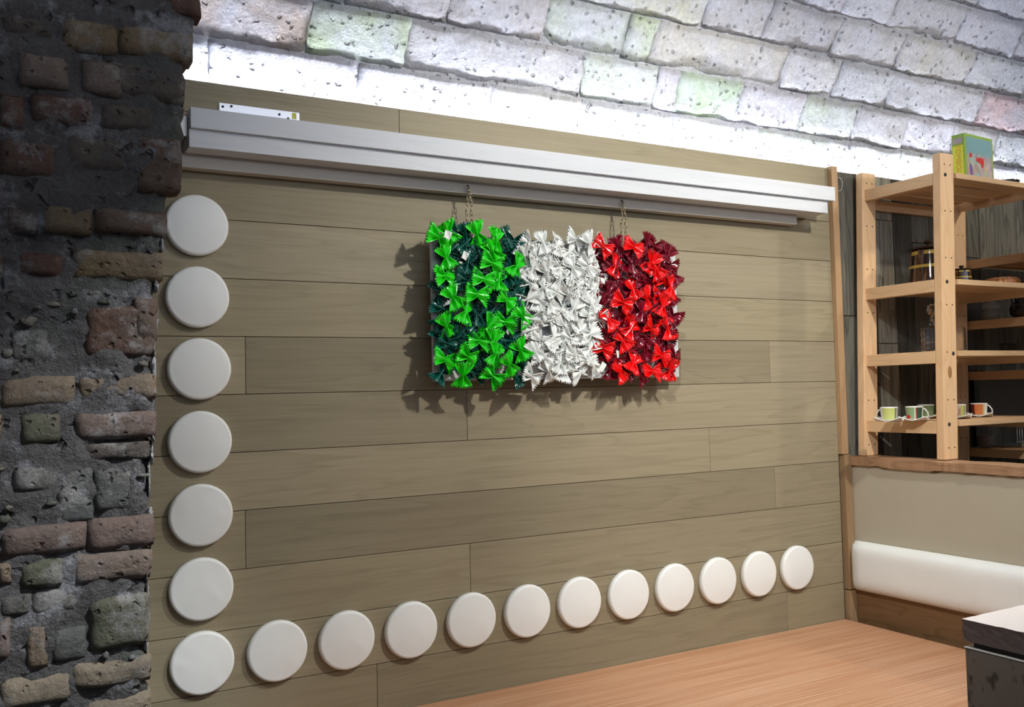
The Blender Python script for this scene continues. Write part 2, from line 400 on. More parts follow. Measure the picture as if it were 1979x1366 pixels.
# ---------------------------------------------------------------- masonry pier, left foreground
YP = -.90
def at(px, py, y): 
    d = FW*FPX+RT*(px-989.5)-UP*(py-683); t = (y-CAM.y)/d.y; return CAM+t*d
outline = [(387, -2), (375, 50), (374, 108), (361, 130), (360, 200), (358, 270), (346, 330), (333, 378), (322, 405), (311, 440), (318, 470), (306, 530), (308, 600), (301, 680), (303, 730), (303, 800), (298, 880), (291, 940), (296, 1000), (295, 1050), (288, 1110), (291, 1180), (287, 1250), (294, 1290), (291, 1366)]
ol = [(at(a, b, YP).z, at(a, b, YP).x) for a, b in outline]
ol = [(3.6, .12), (3.1, -.02)]+ol+[(.9, -.262), (0, -.27)]
def edge_x(z):
    for (z1, x1), (z0, x0) in zip(ol[:-1], ol[1:]):
        if z0 <= z <= z1: return x0+(x1-x0)*(z-z0)/(z1-z0)
    return ol[-1][1]
bm = bmesh.new()
zs = [0, .3, .6, .9, 1.1]+[1.12+.0125*i for i in range(122)]+[2.75, 2.9, 3.1, 3.35, 3.6]
NU = 46; NR = 8
gr = []
for z in zs:
    ex = edge_x(z); row = []
    for u in range(NU+NR+1):
        if u <= NU:
            f = u/NU; x = ex-.035-(1-f)**1.5*(ex+1.9) if f < 1 else ex-.035
            p = Vector((x, YP, z)); nrm = Vector((0, -1, 0))
        elif u <= NU+4:
            a = (u-NU)/4*math.pi/2; p = Vector((ex-.035+.035*math.sin(a), YP+.035-.035*math.cos(a), z)); nrm = Vector((math.sin(a), -math.cos(a), 0))
        else:
            k = u-NU-4; p = Vector((ex-.012*k, YP+.035+k*.22, z)); nrm = Vector((1, 0, 0))
        q = p*1.0
        d = .014*noise.noise(q*11)+.013*noise.noise(q*30)+.008*noise.noise(q*75)-.003
        if nrm.x > .9: d = min(d, .004)
        row.append(bm.verts.new(p+nrm*d))
    gr.append(row)
for a in range(len(zs)-1):
    for u in range(NU+NR): bm.faces.new((gr[a][u], gr[a][u+1], gr[a+1][u+1], gr[a+1][u]))
pier = mobj('wall_left', to_mesh('wall_left', bm, PIERMORT, True), kind='structure'); pier.color = (.135, .13, .13, 1)
bricks = [(318, -8, 388, 27, 'r'), (322, 30, 373, 50, 'g'), (232, 54, 374, 112, 'o'), (120, 38, 228, 100, 'o'), (34, 108, 134, 170, 't'), (158, 118, 240, 185, 't'), (205, 124, 358, 190, 'k'),
    (0, 30, 110, 70, 'k'), (60, 185, 178, 240, 'r'), (186, 200, 300, 250, 'k'), (262, 262, 352, 372, 'n'), (120, 262, 250, 330, 'k'), (0, 180, 50, 250, 'r'), (0, 270, 110, 340, 'r'), (0, 395, 74, 452, 'k'), (82, 396, 180, 452, 'o'), (185, 408, 322, 455, 'n'),
    (34, 490, 122, 535, 'r'), (140, 484, 316, 541, 'o'), (-20, 490, 10, 535, 'n'), (165, 592, 300, 690, 'm'), (258, 575, 304, 660, 'n'), (20, 640, 90, 700, 'g'), (0, 726, 146, 786, 'y'), (150, 722, 304, 772, 'y'), (38, 797, 115, 857, 'v'), (145, 795, 303, 850, 'p'), (-20, 800, 4, 850, 'y'),
    (163, 855, 292, 892, 'k'), (30, 905, 120, 950, 'g'), (110, 900, 180, 1010, 'g'), (185, 905, 262, 985, 'g'), (0, 1014, 166, 1074, 'p'), (170, 998, 298, 1060, 'p'), (140, 1068, 294, 1126, 't'), (36, 1084, 121, 1136, 'v'), (-5, 1088, 24, 1130, 'y'),
    (0, 1150, 60, 1190, 'g'), (60, 1140, 150, 1185, 'g'), (-10, 1192, 22, 1275, 'p'), (50, 1200, 92, 1296, 'y'), (172, 1150, 290, 1252, 'v'), (100, 1215, 165, 1280, 'g'), (0, 1306, 140, 1366, 'b'), (136, 1276, 293, 1326, 'b'), (160, 1346, 293, 1420, 'b')]
bc = {'r': (.12, .062, .05), 'g': (.12, .125, .12), 'o': (.21, .155, .09), 't': (.22, .17, .14), 'k': (.10, .085, .075), 'n': (.15, .10, .075), 'm': (.13, .075, .055), 'y': (.235, .18, .125), 'v': (.125, .13, .09), 'p': (.18, .13, .112), 'b': (.29, .24, .175)}
for k, (x0, y0, x1, y1, cc) in enumerate(bricks):
    a = at(x0, (y0+y1)/2, YP); b2 = at(x1, (y0+y1)/2, YP); c1 = at((x0+x1)/2, y0, YP); c2 = at((x0+x1)/2, y1, YP)
    ctr = Vector(((a.x+b2.x)/2, YP, (c1.z+c2.z)/2)); W = (b2.x-a.x)/2; H = (c1.z-c2.z)/2
    nu, nv = max(6, int(W*2/.012)), max(5, int(H*2/.010)); bm = bmesh.new(); top = []
    dep = {'g': .006, 'k': .005}.get(cc, .011)+random.uniform(-.002, .003)-.003; tl = random.uniform(-.03, .03)
    for u in range(nu+1):
        row = []
        for v in range(nv+1):
            fu, fv = 2*u/nu-1, 2*v/nv-1
            r_ = max(abs(fu), abs(fv))
            # rounded rectangle outline
            sx_ = fu*W; sz_ = fv*H
            cr = min(W, H)*.16; ex_ = max(0, abs(sx_)-(W-cr)); ez_ = max(0, abs(sz_)-(H-cr))
            if ex_ > 0 and ez_ > 0:
                l_ = math.hypot(ex_, ez_); 
                m_ = max(ex_, ez_)/l_ if l_ > 0 else 1
                sx_ = math.copysign(W-cr+ex_*m_, sx_); sz_ = math.copysign(H-cr+ez_*m_, sz_)
            p = Vector((sx_*20, sz_*20, k*7.3))
            wob = .0045*noise.noise(p*.6+Vector((9, 0, 0))); wob2 = .0045*noise.noise(p*.6+Vector((0, 9, 0)))
            e = max(0, 1-min((1-abs(fu))*W, (1-abs(fv))*H)/.008)
            d = dep+.005*noise.noise(p)+.003*noise.noise(p*2.6)-(.012 if cc != 'g' else .008)*e*e
            row.append(bm.verts.new((sx_+wob, -d, sz_+wob2+tl*sx_)))
        top.append(row)
    for u in range(nu):
        for v in range(nv): bm.faces.new((top[u][v], top[u+1][v], top[u+1][v+1], top[u][v+1]))
    rim = [top[u][0] for u in range(nu+1)]+[top[nu][v] for v in range(1, nv+1)]+[top[u][nv] for u in range(nu-1, -1, -1)]+[top[0][v] for v in range(nv-1, 0, -1)]
    out = [bm.verts.new((q.co.x, q.co.y+.045, q.co.z)) for q in rim]
    for j in range(len(rim)): bm.faces.new((rim[j], rim[(j+1) % len(rim)], out[(j+1) % len(rim)], out[j]))
    o = mobj('brick' if cc != 'g' else 'stone', to_mesh('brick', bm, PIERM, True), pier, ctr); o.color = (*bc[cc], 1)
# small rubble set in the lime mortar between the bricks
for k in range(45):
    px, py = random.uniform(0, 285), random.choice((random.uniform(880, 1010), random.uniform(1135, 1290), random.uniform(560, 720)))
    if any(x0-6 < px < x1+6 and y0-6 < py < y1+6 for x0, y0, x1, y1, _ in bricks): continue
    p = at(px, py, YP); bm = bmesh.new(); bmesh.ops.create_icosphere(bm, subdivisions=2, radius=1)
    s = Vector((random.uniform(.005, .013), .006, random.uniform(.004, .009)))
    for v in bm.verts:
        n_ = 1+.5*noise.noise(v.co*1.7+Vector((k, 0, 0))); v.co = Vector((v.co.x*s.x, v.co.y*s.y, v.co.z*s.z))*n_
    o = mobj('pebble', to_mesh('pebble', bm, PIERM, True), pier, p+Vector((0, -.004, 0))); o.color = (*random.choice(((.16, .16, .165), (.10, .12, .09), (.2, .18, .15))), 1)

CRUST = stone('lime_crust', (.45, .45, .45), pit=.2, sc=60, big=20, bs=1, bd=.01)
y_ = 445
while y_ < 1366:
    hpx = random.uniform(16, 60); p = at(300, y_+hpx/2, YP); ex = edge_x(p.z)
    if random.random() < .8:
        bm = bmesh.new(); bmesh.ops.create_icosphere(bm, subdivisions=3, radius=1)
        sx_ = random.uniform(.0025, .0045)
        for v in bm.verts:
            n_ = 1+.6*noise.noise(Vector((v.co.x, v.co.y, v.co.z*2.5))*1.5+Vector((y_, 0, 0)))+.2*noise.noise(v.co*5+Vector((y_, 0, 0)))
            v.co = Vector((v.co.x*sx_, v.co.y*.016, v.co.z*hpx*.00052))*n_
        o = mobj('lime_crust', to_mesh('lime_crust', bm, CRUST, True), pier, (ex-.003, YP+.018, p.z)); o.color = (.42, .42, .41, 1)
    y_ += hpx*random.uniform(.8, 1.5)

# ---------------------------------------------------------------- low partition wall on the right
lw = box('wall_right_low', 2.702, 2.815, -2.3, -.001, 0, 1.408, PLASTER, kind='structure')
bm = bmesh.new(); n = 150
prof = []
for i in range(n+1):
    y = -.0-2.3*i/n; j = noise.noise(Vector((y*22, 0, 0)))*.004+noise.noise(Vector((y*60, 3, 0)))*.002
    zb = 1.408-.003+noise.noise(Vector((y*9, 5, 0)))*.004-(.004 if (-.42 < y < -.17) else 0); zt = 1.440+noise.noise(Vector((y*7, 8, 0)))*.003
    xl = 2.688+j
    prof.append([bm.verts.new(c) for c in ((xl, y, zb), (xl-.003, y, zt), (2.825, y, zt), (2.825, y, zb))])
for a, b2 in zip(prof[:-1], prof[1:]):
    for q in range(4): bm.faces.new((a[q], b2[q], b2[(q+1) % 4], a[(q+1) % 4]))
bm.faces.new(prof[0]); bm.faces.new(prof[-1])
me = to_mesh('live_edge_cap', bm, LIVE); cap = mobj('live_edge_cap', me, lw, -lw.location); cap.color = (.92, .92, .92, 1)
bm = bmesh.new()
prof = []
for i in range(n+1):
    y = -.025-2.2*i/n; j = abs(noise.noise(Vector((y*13, 0, 7))))*.022+.006
    prof.append([bm.verts.new(c) for c in ((2.7005, y, 1.409), (2.7005, y, 1.409-j))])
for a, b2 in zip(prof[:-1], prof[1:]): bm.faces.new((a[0], a[1], b2[1], b2[0]))
ext = bmesh.ops.extrude_face_region(bm, geom=list(bm.faces))
for v in [q for q in ext['geom'] if isinstance(q, bmesh.types.BMVert)]: v.co.x += .003
mobj('glue_line', to_mesh('glue_line', bm, GLUE), lw, -lw.location)
box('wood_panel', 2.694, 2.702, -2.3, -.026, 0, .880, WPANEL, lw)

# long upholstered back cushion on the low wall
bm = bmesh.new(); ny, nz = 60, 14; z0, z1, yA, yB = .872, 1.082, -.012, -2.2
rowsC = []
for i in range(ny+1):
    y = yA+(yB-yA)*(i/ny); row = []
    for j in range(nz+1):
        f = j/nz; e = min(1, min(y*-1+yA, 9)/.02) if i else 0
        zz = z0+(z1-z0)*f
        puff = .046*(max(0, 1-abs(2*f-1)**5))**.5*(.35+.65*min(1, (i/ny*2.19)/.03)**.5)
        row.append(bm.verts.new((2.700-.003-puff-.002*noise.noise(Vector((y*6, zz*9, 0))), y, zz+.0015*noise.noise(Vector((y*5, 4, 0))))))
    rowsC.append(row)
for i in range(ny):
    for j in range(nz): bm.faces.new((rowsC[i][j], rowsC[i][j+1], rowsC[i+1][j+1], rowsC[i+1][j]))
bk = [[bm.verts.new((2.6995, r_[j].co.y, r_[j].co.z)) for j in (0, nz)] for r_ in rowsC]
for i in range(ny):
    bm.faces.new((rowsC[i][0], rowsC[i+1][0], bk[i+1][0], bk[i][0])); bm.faces.new((rowsC[i][nz], bk[i][1], bk[i+1][1], rowsC[i+1][nz])); bm.faces.new((bk[i][0], bk[i+1][0], bk[i+1][1], bk[i][1]))
for i, s_ in ((0, 1), (ny, -1)): bm.faces.new([rowsC[i][j] for j in range(nz+1)]+[bk[i][1], bk[i][0]])
mobj('back_cushion', to_mesh('back_cushion', bm, CUSH, True), label='long white padded backrest strip along the low beige wall', cat='cushion')

# ---------------------------------------------------------------- padded discs on the plank wall
def disc_mesh(var):
    bm = bmesh.new(); R, T = .0895, .026
    prof = [(0, 0), (R*.97, 0), (R, .003)]
    for k in range(9):
        a = k/8*math.pi/2; prof.append((R-.010+.010*math.cos(a), .014+.0095*math.sin(a)))
    for k in range(1, 9):
        f = 1-k/8; prof.append(((R-.010)*f, .0235+.0055*(1-f*f)))
    lathe_bm(bm, prof, 64)
    for v in bm.verts:
        v.co.z += .0008*noise.noise(v.co*30+Vector((var*5, 0, 0))) if v.co.z > .01 else 0
        if v.co.z > .003: v.co.xy *= 1+.006*noise.noise(Vector((v.co.x*12, v.co.y*12, var*3.7)))
    return to_mesh('wall_disc', bm, CUSH, True)
variants = [disc_mesh(k) for k in range(4)]
ordn = ['first', 'second', 'third', 'fourth', 'fifth', 'sixth', 'seventh', 'eighth', 'ninth', 'tenth', 'eleventh']
SV, SH = .2101, .215
colz = [1.0-.0005, 1.2101-.001, 1.4205, 1.631, 1.842, 2.0515, 2.262]
clab = ['round white padded disc in the corner where the column and the bottom row meet',
        'round white padded disc directly above the corner disc', 'round white padded disc third from the bottom of the left column',
        'round white padded disc in the middle of the left column', 'round white padded disc third from the top of the left column',
        'round white padded disc second from the top of the left column', 'topmost round white padded disc, beside the brick pier and under the white beam']
k = 0
for i in range(7):
    o = mobj('wall_disc', variants[k % 4], None, (0.0-.003*(i > 4)-.001, -.0005, colz[i]), (math.pi/2, 0, 0), label=clab[i], cat='wall cushion', group='padded discs in the left column'); k += 1
for i in range(11):
    if i == 10: lb = 'last round white padded disc at the far right end of the bottom row'
    elif i == 9: lb = 'round white padded disc second from the right end of the bottom row'
    elif i == 8: lb = 'round white padded disc third from the right end of the bottom row'
    else: lb = 'round white padded disc in the bottom row, %s to the right of the corner disc' % ordn[i]
    dz = [0, -.001, -.001, 0, 0, .001, .001, 0, 0, .001, .002][i]; dx = [0, 0, 0, .001, .001, 0, 0, 0, -.001, -.001, -.004][i]
    mobj('wall_disc', variants[(k*3+i) % 4], None, (SH*(i+1)+dx, -.0005, 1.0+dz), (math.pi/2, 0, 0), label=lb, cat='wall cushion', group='padded discs in the bottom row'); k += 1

# ---------------------------------------------------------------- white beam above the flag
beam = empty('wall_beam', (1.2, 0, 2.5), label='long white wooden beam box mounted under the light strip on the plank wall', cat='beam')
box('upper_board', -.040, 2.535, -.134, -.0015, 2.516, 2.574, WHITEPAINT, beam, bev=.0015)
box('lower_board', -.042, 2.503, -.120, -.0015, 2.464, 2.5155, WHITEPAINT, beam, bev=.0015)
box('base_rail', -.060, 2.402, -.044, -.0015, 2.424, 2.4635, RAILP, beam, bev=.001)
box('end_bracket', -.075, -.0405, -.090, -.0015, 2.500, 2.560, STEEL, beam, bev=.002)
drv = empty('led_driver', (.14, -.115, 2.5745), label='small silver metal light driver lying on top of the white beam', cat='power supply')
cas = box('casing', .040, .272, -.126, -.078, 2.5745, 2.599, METAL, drv, bev=.001)
for x_, z_ in ((.05, 2.588), (.074, 2.592), (.212, 2.586), (.238, 2.577)):
    bm = bmesh.new(); lathe_bm(bm, [(0, 0), (.0035, 0), (.0035, .002), (0, .003)], 10)
    mobj('screw', to_mesh('screw', bm, DARK), cas, Vector((x_, -.126, z_))-drv.location-cas.location, (math.pi/2, 0, 0))
box('yellow_sticker', .250, .263, -.1270, -.1262, 2.578, 2.596, plain('yellow_print', (.65, .6, .05), .4), drv, label='yellow sticker')

# cable loop on the weathered strip
bm = bmesh.new(); c0 = at(1621, 356, -.014)
tube_bm(bm, [c0+Vector((.022*math.cos(a), -.002*math.sin(2*a), .030*math.sin(a))) for a in [2*math.pi*q/28 for q in range(28)]], .0016, 6, True)
me = to_mesh('cable_loop', bm, plain('clear_cable', (.5, .5, .48), .3), True)
mobj('cable_loop', me, label='thin pale cable loop hanging at the top of the weathered board beside the beam end', cat='cable')

# ---------------------------------------------------------------- pasta flag
flag = empty('pasta_flag', (1.225, -.05, 1.785), label='green white and red flag of plastic pasta bows hanging on two chains', cat='wall art')
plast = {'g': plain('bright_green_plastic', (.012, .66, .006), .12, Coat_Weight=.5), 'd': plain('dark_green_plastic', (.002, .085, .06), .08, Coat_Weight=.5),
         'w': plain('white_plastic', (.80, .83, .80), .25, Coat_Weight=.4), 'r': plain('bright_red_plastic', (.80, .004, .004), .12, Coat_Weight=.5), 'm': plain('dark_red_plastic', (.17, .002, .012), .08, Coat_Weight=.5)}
box('backing_board', .722, 1.737, -.058, -.044, 1.795, 2.276, plain('white_backing', (.72, .74, .76), .3), flag, bev=.002)
def bow_bm(seed):
    rnd = random.Random(seed); bm = bmesh.new(); nu, nv = 12, 18
    L, W = .0385*rnd.uniform(.95, 1.05), .0325; tw = rnd.uniform(-.25, .25); cup = rnd.uniform(.004, .011)
    g = []
    for i in range(nu+1):
        u = 2*i/nu-1; row = []
        au = abs(u); wd = W*(.20+.80*min(1, au*1.25)**.75)
        for j in range(nv+1):
            v = 2*j/nv-1
            tooth = (.009 if j % 2 else 0)*(1 if au > .99 else 0)
            x = u*(L-.006*(v*v)*au)-math.copysign(tooth, u) if u else 0
            pleat = math.cos(v*math.pi*2)*.0075*(1-au)**.6 if au < 1 else 0
            z = pleat + cup*au**1.4*(1-.5*v*v) + .004*math.sin(v*2.2+seed)*au + .003*(1-au)
            y = v*wd
            a = tw*u; y, z = y*math.cos(a)-z*math.sin(a), y*math.sin(a)+z*math.cos(a)
            row.append(bm.verts.new((x, y, z)))
        g.append(row)
    for i in range(nu):
        for j in range(nv): bm.faces.new((g[i][j], g[i+1][j], g[i+1][j+1], g[i][j+1]))
    bmesh.ops.recalc_face_normals(bm, faces=bm.faces)
    bmesh.ops.solidify(bm, geom=list(bm.faces), thickness=.0016)
    return bm
bowm = {c: [to_mesh('pasta_bow', bow_bm(s+11*q), plast[c], True) for s in range(4)] for q, c in enumerate('gdwrm')}
B = {'g': [(105,390,20),(165,360,60),(335,370,70),(440,405,100),(425,470,60),(150,510,70),(420,540,20),(145,620,0),(370,640,15),(460,650,100),(565,560,120),(195,745,60),(335,730,10),(500,760,35),(262,830,110),(600,850,50),(150,905,60),(500,890,10),(405,915,130),(345,1000,10),(430,1000,100),(590,1050,60),(140,1110,20),(278,1085,30),(250,1195,90),(430,1205,40),(520,1135,60),(440,1080,110)],
 'd': [(270,375,80),(170,450,10),(260,430,140),(340,500,50),(550,415,10),(540,490,100),(520,620,70),(265,640,20),(280,540,100),(125,700,60),(400,770,10),(560,690,120),(130,810,30),(330,850,100),(410,850,20),(240,930,60),(320,900,130),(160,1010,20),(470,960,80),(500,1040,30),(590,940,120),(360,1090,60),(330,1185,10),(120,1190,130),(560,1210,60),(585,1140,20),(200,970,100),(505,400,60),(210,370,20),(590,720,70),(330,620,90),(440,800,130),(380,1160,20)],
 'w': [(640,430,30),(720,425,70),(800,440,120),(905,405,20),(990,425,60),(690,515,50),(760,490,100),(850,520,30),(925,520,20),(1010,500,110),(640,570,130),(735,590,60),(820,640,100),(905,645,10),(985,570,60),(1030,620,40),(640,655,30),(725,690,100),(790,720,10),(870,720,60),(940,760,70),(1000,700,140),(630,750,150),(700,830,60),(820,820,10),(900,810,120),(985,850,40),(1040,870,0),(650,930,170),(760,890,30),(840,905,60),(935,930,100),(1000,960,160),(700,990,50),(780,970,120),(880,980,20),(660,1020,90),(720,1090,30),(825,1060,160),(905,1060,80),(995,1050,130),(650,1205,30),(755,1170,60),(840,1180,110),(930,1180,150),(1010,1140,50),(960,1110,10),(610,500,60),(780,560,140),(680,760,90),(860,1120,60),(1000,780,60),(760,780,70)],
 'r': [(1070,445,40),(1250,450,30),(1140,560,110),(1390,580,60),(1430,640,20),(1470,690,110),(1190,770,20),(1245,700,70),(1420,790,110),(1400,740,10),(1105,880,60),(1230,930,130),(1350,920,30),(1455,930,80),(1075,1040,20),(1190,1000,60),(1410,1085,20),(1250,1130,120),(1170,1180,60),(1360,1180,10),(1465,1165,100),(1330,745,60),(1360,540,120),(1210,840,60)],
 'm': [(1160,450,70),(1370,440,20),(1450,500,120),(1070,520,30),(1160,630,60),(1240,570,90),(1100,620,10),(1300,520,130),(1340,640,30),(1460,740,60),(1060,780,110),(1300,650,10),(1100,700,60),(1200,860,20),(1300,830,100),(1380,865,50),(1480,850,30),(1080,950,60),(1290,900,10),(1280,980,70),(1150,930,120),(1220,1050,30),(1320,1050,60),(1485,1080,20),(1110,1160,90),(1290,1195,40),(1440,990,130),(1390,965,60),(1150,1080,10),(1270,760,60),(1160,520,100),(1060,600,60),(1480,620,60),(1440,1150,30),(1200,1170,20),(1330,430,110),(1460,560,10)]}
rb = random.Random(5)
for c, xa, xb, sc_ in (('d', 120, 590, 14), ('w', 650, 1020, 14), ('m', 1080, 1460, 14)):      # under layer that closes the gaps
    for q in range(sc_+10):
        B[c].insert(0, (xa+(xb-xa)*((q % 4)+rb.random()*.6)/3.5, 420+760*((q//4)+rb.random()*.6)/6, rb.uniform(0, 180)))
nm = {'g': 'bright green pasta bow', 'd': 'dark green pasta bow', 'w': 'white pasta bow', 'r': 'bright red pasta bow', 'm': 'dark red pasta bow'}
for c in 'dmwgr':
    for i, (cx, cyy, a) in enumerate(B[c]):
        y = {'d': -.070, 'm': -.070, 'w': -.074, 'g': -.088, 'r': -.084}[c]-rb.random()*.013
        p = at(810+cx/3.0346, 330+cyy/3.0346, y)
        o = mobj('pasta_bow', bowm[c][i % 4], flag)
        ax = Matrix.Rotation(math.radians(90), 4, 'X')       # local z -> -y
        rot = ax @ Matrix.Rotation(math.radians(-a), 4, 'Z') @ Matrix.Rotation(rb.uniform(-.28, .28), 4, 'X') @ Matrix.Rotation(rb.uniform(-.3, .3), 4, 'Y')
        s_ = {'w': 1.18, 'd': 1.18, 'm': 1.18}.get(c, 1.18)
        o.matrix_local = Matrix.Translation(p-flag.location) @ rot @ Matrix.Scale(s_, 4)
        o['label'] = nm[c]
TAPE = plain('paper_tape', (.78, .83, .76), .6)
for (cx, cyy, w_, h_, a) in ((168, 375, .024, .026, -20), (270, 497, .020, .026, -25), (245, 538, .012, .006, -10), (1165, 1075, .009, .026, 5), (1075, 1150, .020, .034, -35)):
    p = at(810+cx/3.0346, 330+cyy/3.0346, -.122); bm = bmesh.new()
    g = [[bm.verts.new((w_*(i/4-.5), h_*(j/4-.5), .002*math.sin(i*1.3+j))) for j in range(5)] for i in range(5)]
    for i in range(4):
        for j in range(4): bm.faces.new((g[i][j], g[i+1][j], g[i+1][j+1], g[i][j+1]))
    bmesh.ops.recalc_face_normals(bm, faces=bm.faces); bmesh.ops.solidify(bm, geom=list(bm.faces), thickness=.0006)
    o = mobj('paper_tag', to_mesh('paper_tag', bm, TAPE), flag, label='small pale paper tag')
    o.matrix_local = Matrix.Translation(p-flag.location) @ Matrix.Rotation(math.pi/2, 4, 'X') @ Matrix.Rotation(math.radians(a), 4, 'Z')
# chains
bm = bmesh.new()
pts = []
for q in range(16):
    a = 2*math.pi*q/16; s_ = 1 if math.sin(a) > 0 else -1
    pts.append((.0040*math.cos(a), 0, .0062*math.sin(a)+.0030*s_))
tube_bm(bm, pts, .0013, 6, True)
linkm = to_mesh('chain_link', bm, CHAINM, True)
for X, zt, lb in ((.865, 2.448, 'left brass chain holding the green side of the flag'), (1.500, 2.448, 'right brass chain holding the red side of the flag')):
    ch = empty('hanging_chain', (X, -.048, zt), label=lb, cat='chain')
    bm = bmesh.new(); tube_bm(bm, [(0, .002, .002), (0, -.006, 0), (0, -.009, -.005), (0, -.006, -.011), (0, -.002, -.011)], .0022, 8)
    mobj('hook', to_mesh('hook', bm, DARK, True), ch, label='dark screw hook')
    for s_ in (-1, 1):
        n = 11
        for q in range(n):
            z = -.014-q*.0158; f = q/(n-1)
            dx = s_*.008*min(1, f*3)+.001*math.sin(q)
            mobj('chain_link', linkm, ch, (dx, -.008+.004*f-(.004 if s_ > 0 else 0), z), (0, 0, (math.pi/2 if q % 2 else 0)+.5))

# ---------------------------------------------------------------- table
TZ = .752
tb = empty('table', (1.5, -.6, 0), label='wide table with reddish striped wood top against the plank wall', cat='table')
box('tabletop', .15, 2.640, -1.14, -.003, TZ-.035, TZ, TABLEW, tb, bev=.002)
for x_ in (.25, 2.50):
    for y_ in (-1.05, -.12): box('leg', x_-.03, x_+.03, y_-.03, y_+.03, 0, TZ-.036, PINE_Z, tb, bev=.003)
for y_ in (-1.05, -.12): box('apron', .281, 2.469, y_-.012, y_+.012, TZ-.12, TZ-.0365, PINE_X, tb)

# ---------------------------------------------------------------- stone topped plinth, right foreground
def blotch():
    m, nt, b = new_mat('blotched_concrete'); g = nt.nodes.new('ShaderNodeNewGeometry')
    mp = nt.nodes.new('ShaderNodeMapping'); mp.inputs['Scale'].default_value = (1, 1, .55); nt.links.new(g.outputs['Position'], mp.inputs['Vector'])
    n = tex(nt, 'ShaderNodeTexNoise', mp.outputs[0], Scale=42, Detail=5, Roughness=.6); n2 = tex(nt, 'ShaderNodeTexNoise', mp.outputs[0], Scale=10, Detail=3)
    c = mixc(nt, (.135, .108, .088), (.09, .075, .065), n2.outputs['Fac'])
    c = mixc(nt, c, (.02, .017, .015), ramp(nt, n.outputs['Fac'], [(.56, 0.0), (.66, .9)]))
    nt.links.new(c, b.inputs['Base Color']); b.inputs['Roughness'].default_value = .6; bump(nt, b, n.outputs['Fac'], .3, .003); return m
pl = empty('stone_plinth', (1.85, -1.62, 0), label='dark blotched plinth with a pale rough stone slab on top, lower right corner', cat='plinth')
box('body', 1.628, 2.2, -2.0, -1.275, 0, 1.078, blotch(), pl, bev=.003)
box('metal_edging', 1.626, 2.2, -2.0, -1.273, 1.0785, 1.0805, plain('pale_edging', (.55, .55, .52), .5), pl)
box('recess', 1.642, 2.19, -1.99, -1.29, 1.081, 1.096, DARK, pl)
bm = bmesh.new(); nu_, nv_ = 40, 40; X0, X1, Y0, Y1, Z0, Z1 = 1.624, 2.2, -2.0, -1.272, 1.0965, 1.150
tp = []
for i in range(nu_+1):
    row = []
    for j in range(nv_+1):
        x = X0+(X1-X0)*i/nu_; y = Y0+(Y1-Y0)*j/nv_
        d = .0015*noise.noise(Vector((x*30, y*30, 0)))
        if i == 0: x += .003*noise.noise(Vector((0, y*40, 2)))
        if j == nv_: y += .003*noise.noise(Vector((x*40, 0, 2)))
        row.append(bm.verts.new((x, y, Z1+d)))
    tp.append(row)
for i in range(nu_):
    for j in range(nv_): bm.faces.new((tp[i][j], tp[i+1][j], tp[i+1][j+1], tp[i][j+1]))
rim = [tp[i][0] for i in range(nu_+1)]+[tp[nu_][j] for j in range(1, nv_+1)]+[tp[i][nv_] for i in range(nu_-1, -1, -1)]+[tp[0][j] for j in range(nv_-1, 0, -1)]
prev = rim; nl = 5
for l in range(1, nl+1):
    cur = []
    for q in rim:
        z = Z1+(Z0-Z1)*l/nl; dx = .005*noise.noise(Vector((q.co.x*35, q.co.y*35, z*60)))*(l < nl)
        cur.append(bm.verts.new((q.co.x+abs(dx), q.co.y-abs(dx)*.5, z)))
    for k2 in range(len(rim)): 
        f = bm.faces.new((prev[k2], prev[(k2+1) % len(rim)], cur[(k2+1) % len(rim)], cur[k2])); f.material_index = 1
    prev = cur
f = bm.faces.new(prev); f.material_index = 1
STT = stone('pale_stone_top', (.72, .66, .62), pit=.2, sc=60, big=12, bs=.2, bd=.004); STS = stone('dark_stone_edge', (.10, .075, .07), pit=.6, sc=60, big=20, bs=.8, bd=.008)
STT2 = fabric('pale_top', (.78, .73, .70), .6, 40, .15); STS2 = fabric('dark_rough_edge', (.075, .055, .052), .7, 60, 1.0)
mobj('slab', to_mesh('slab', bm, [STT2, STS2]), pl, -pl.location, label='pale rough stone slab')

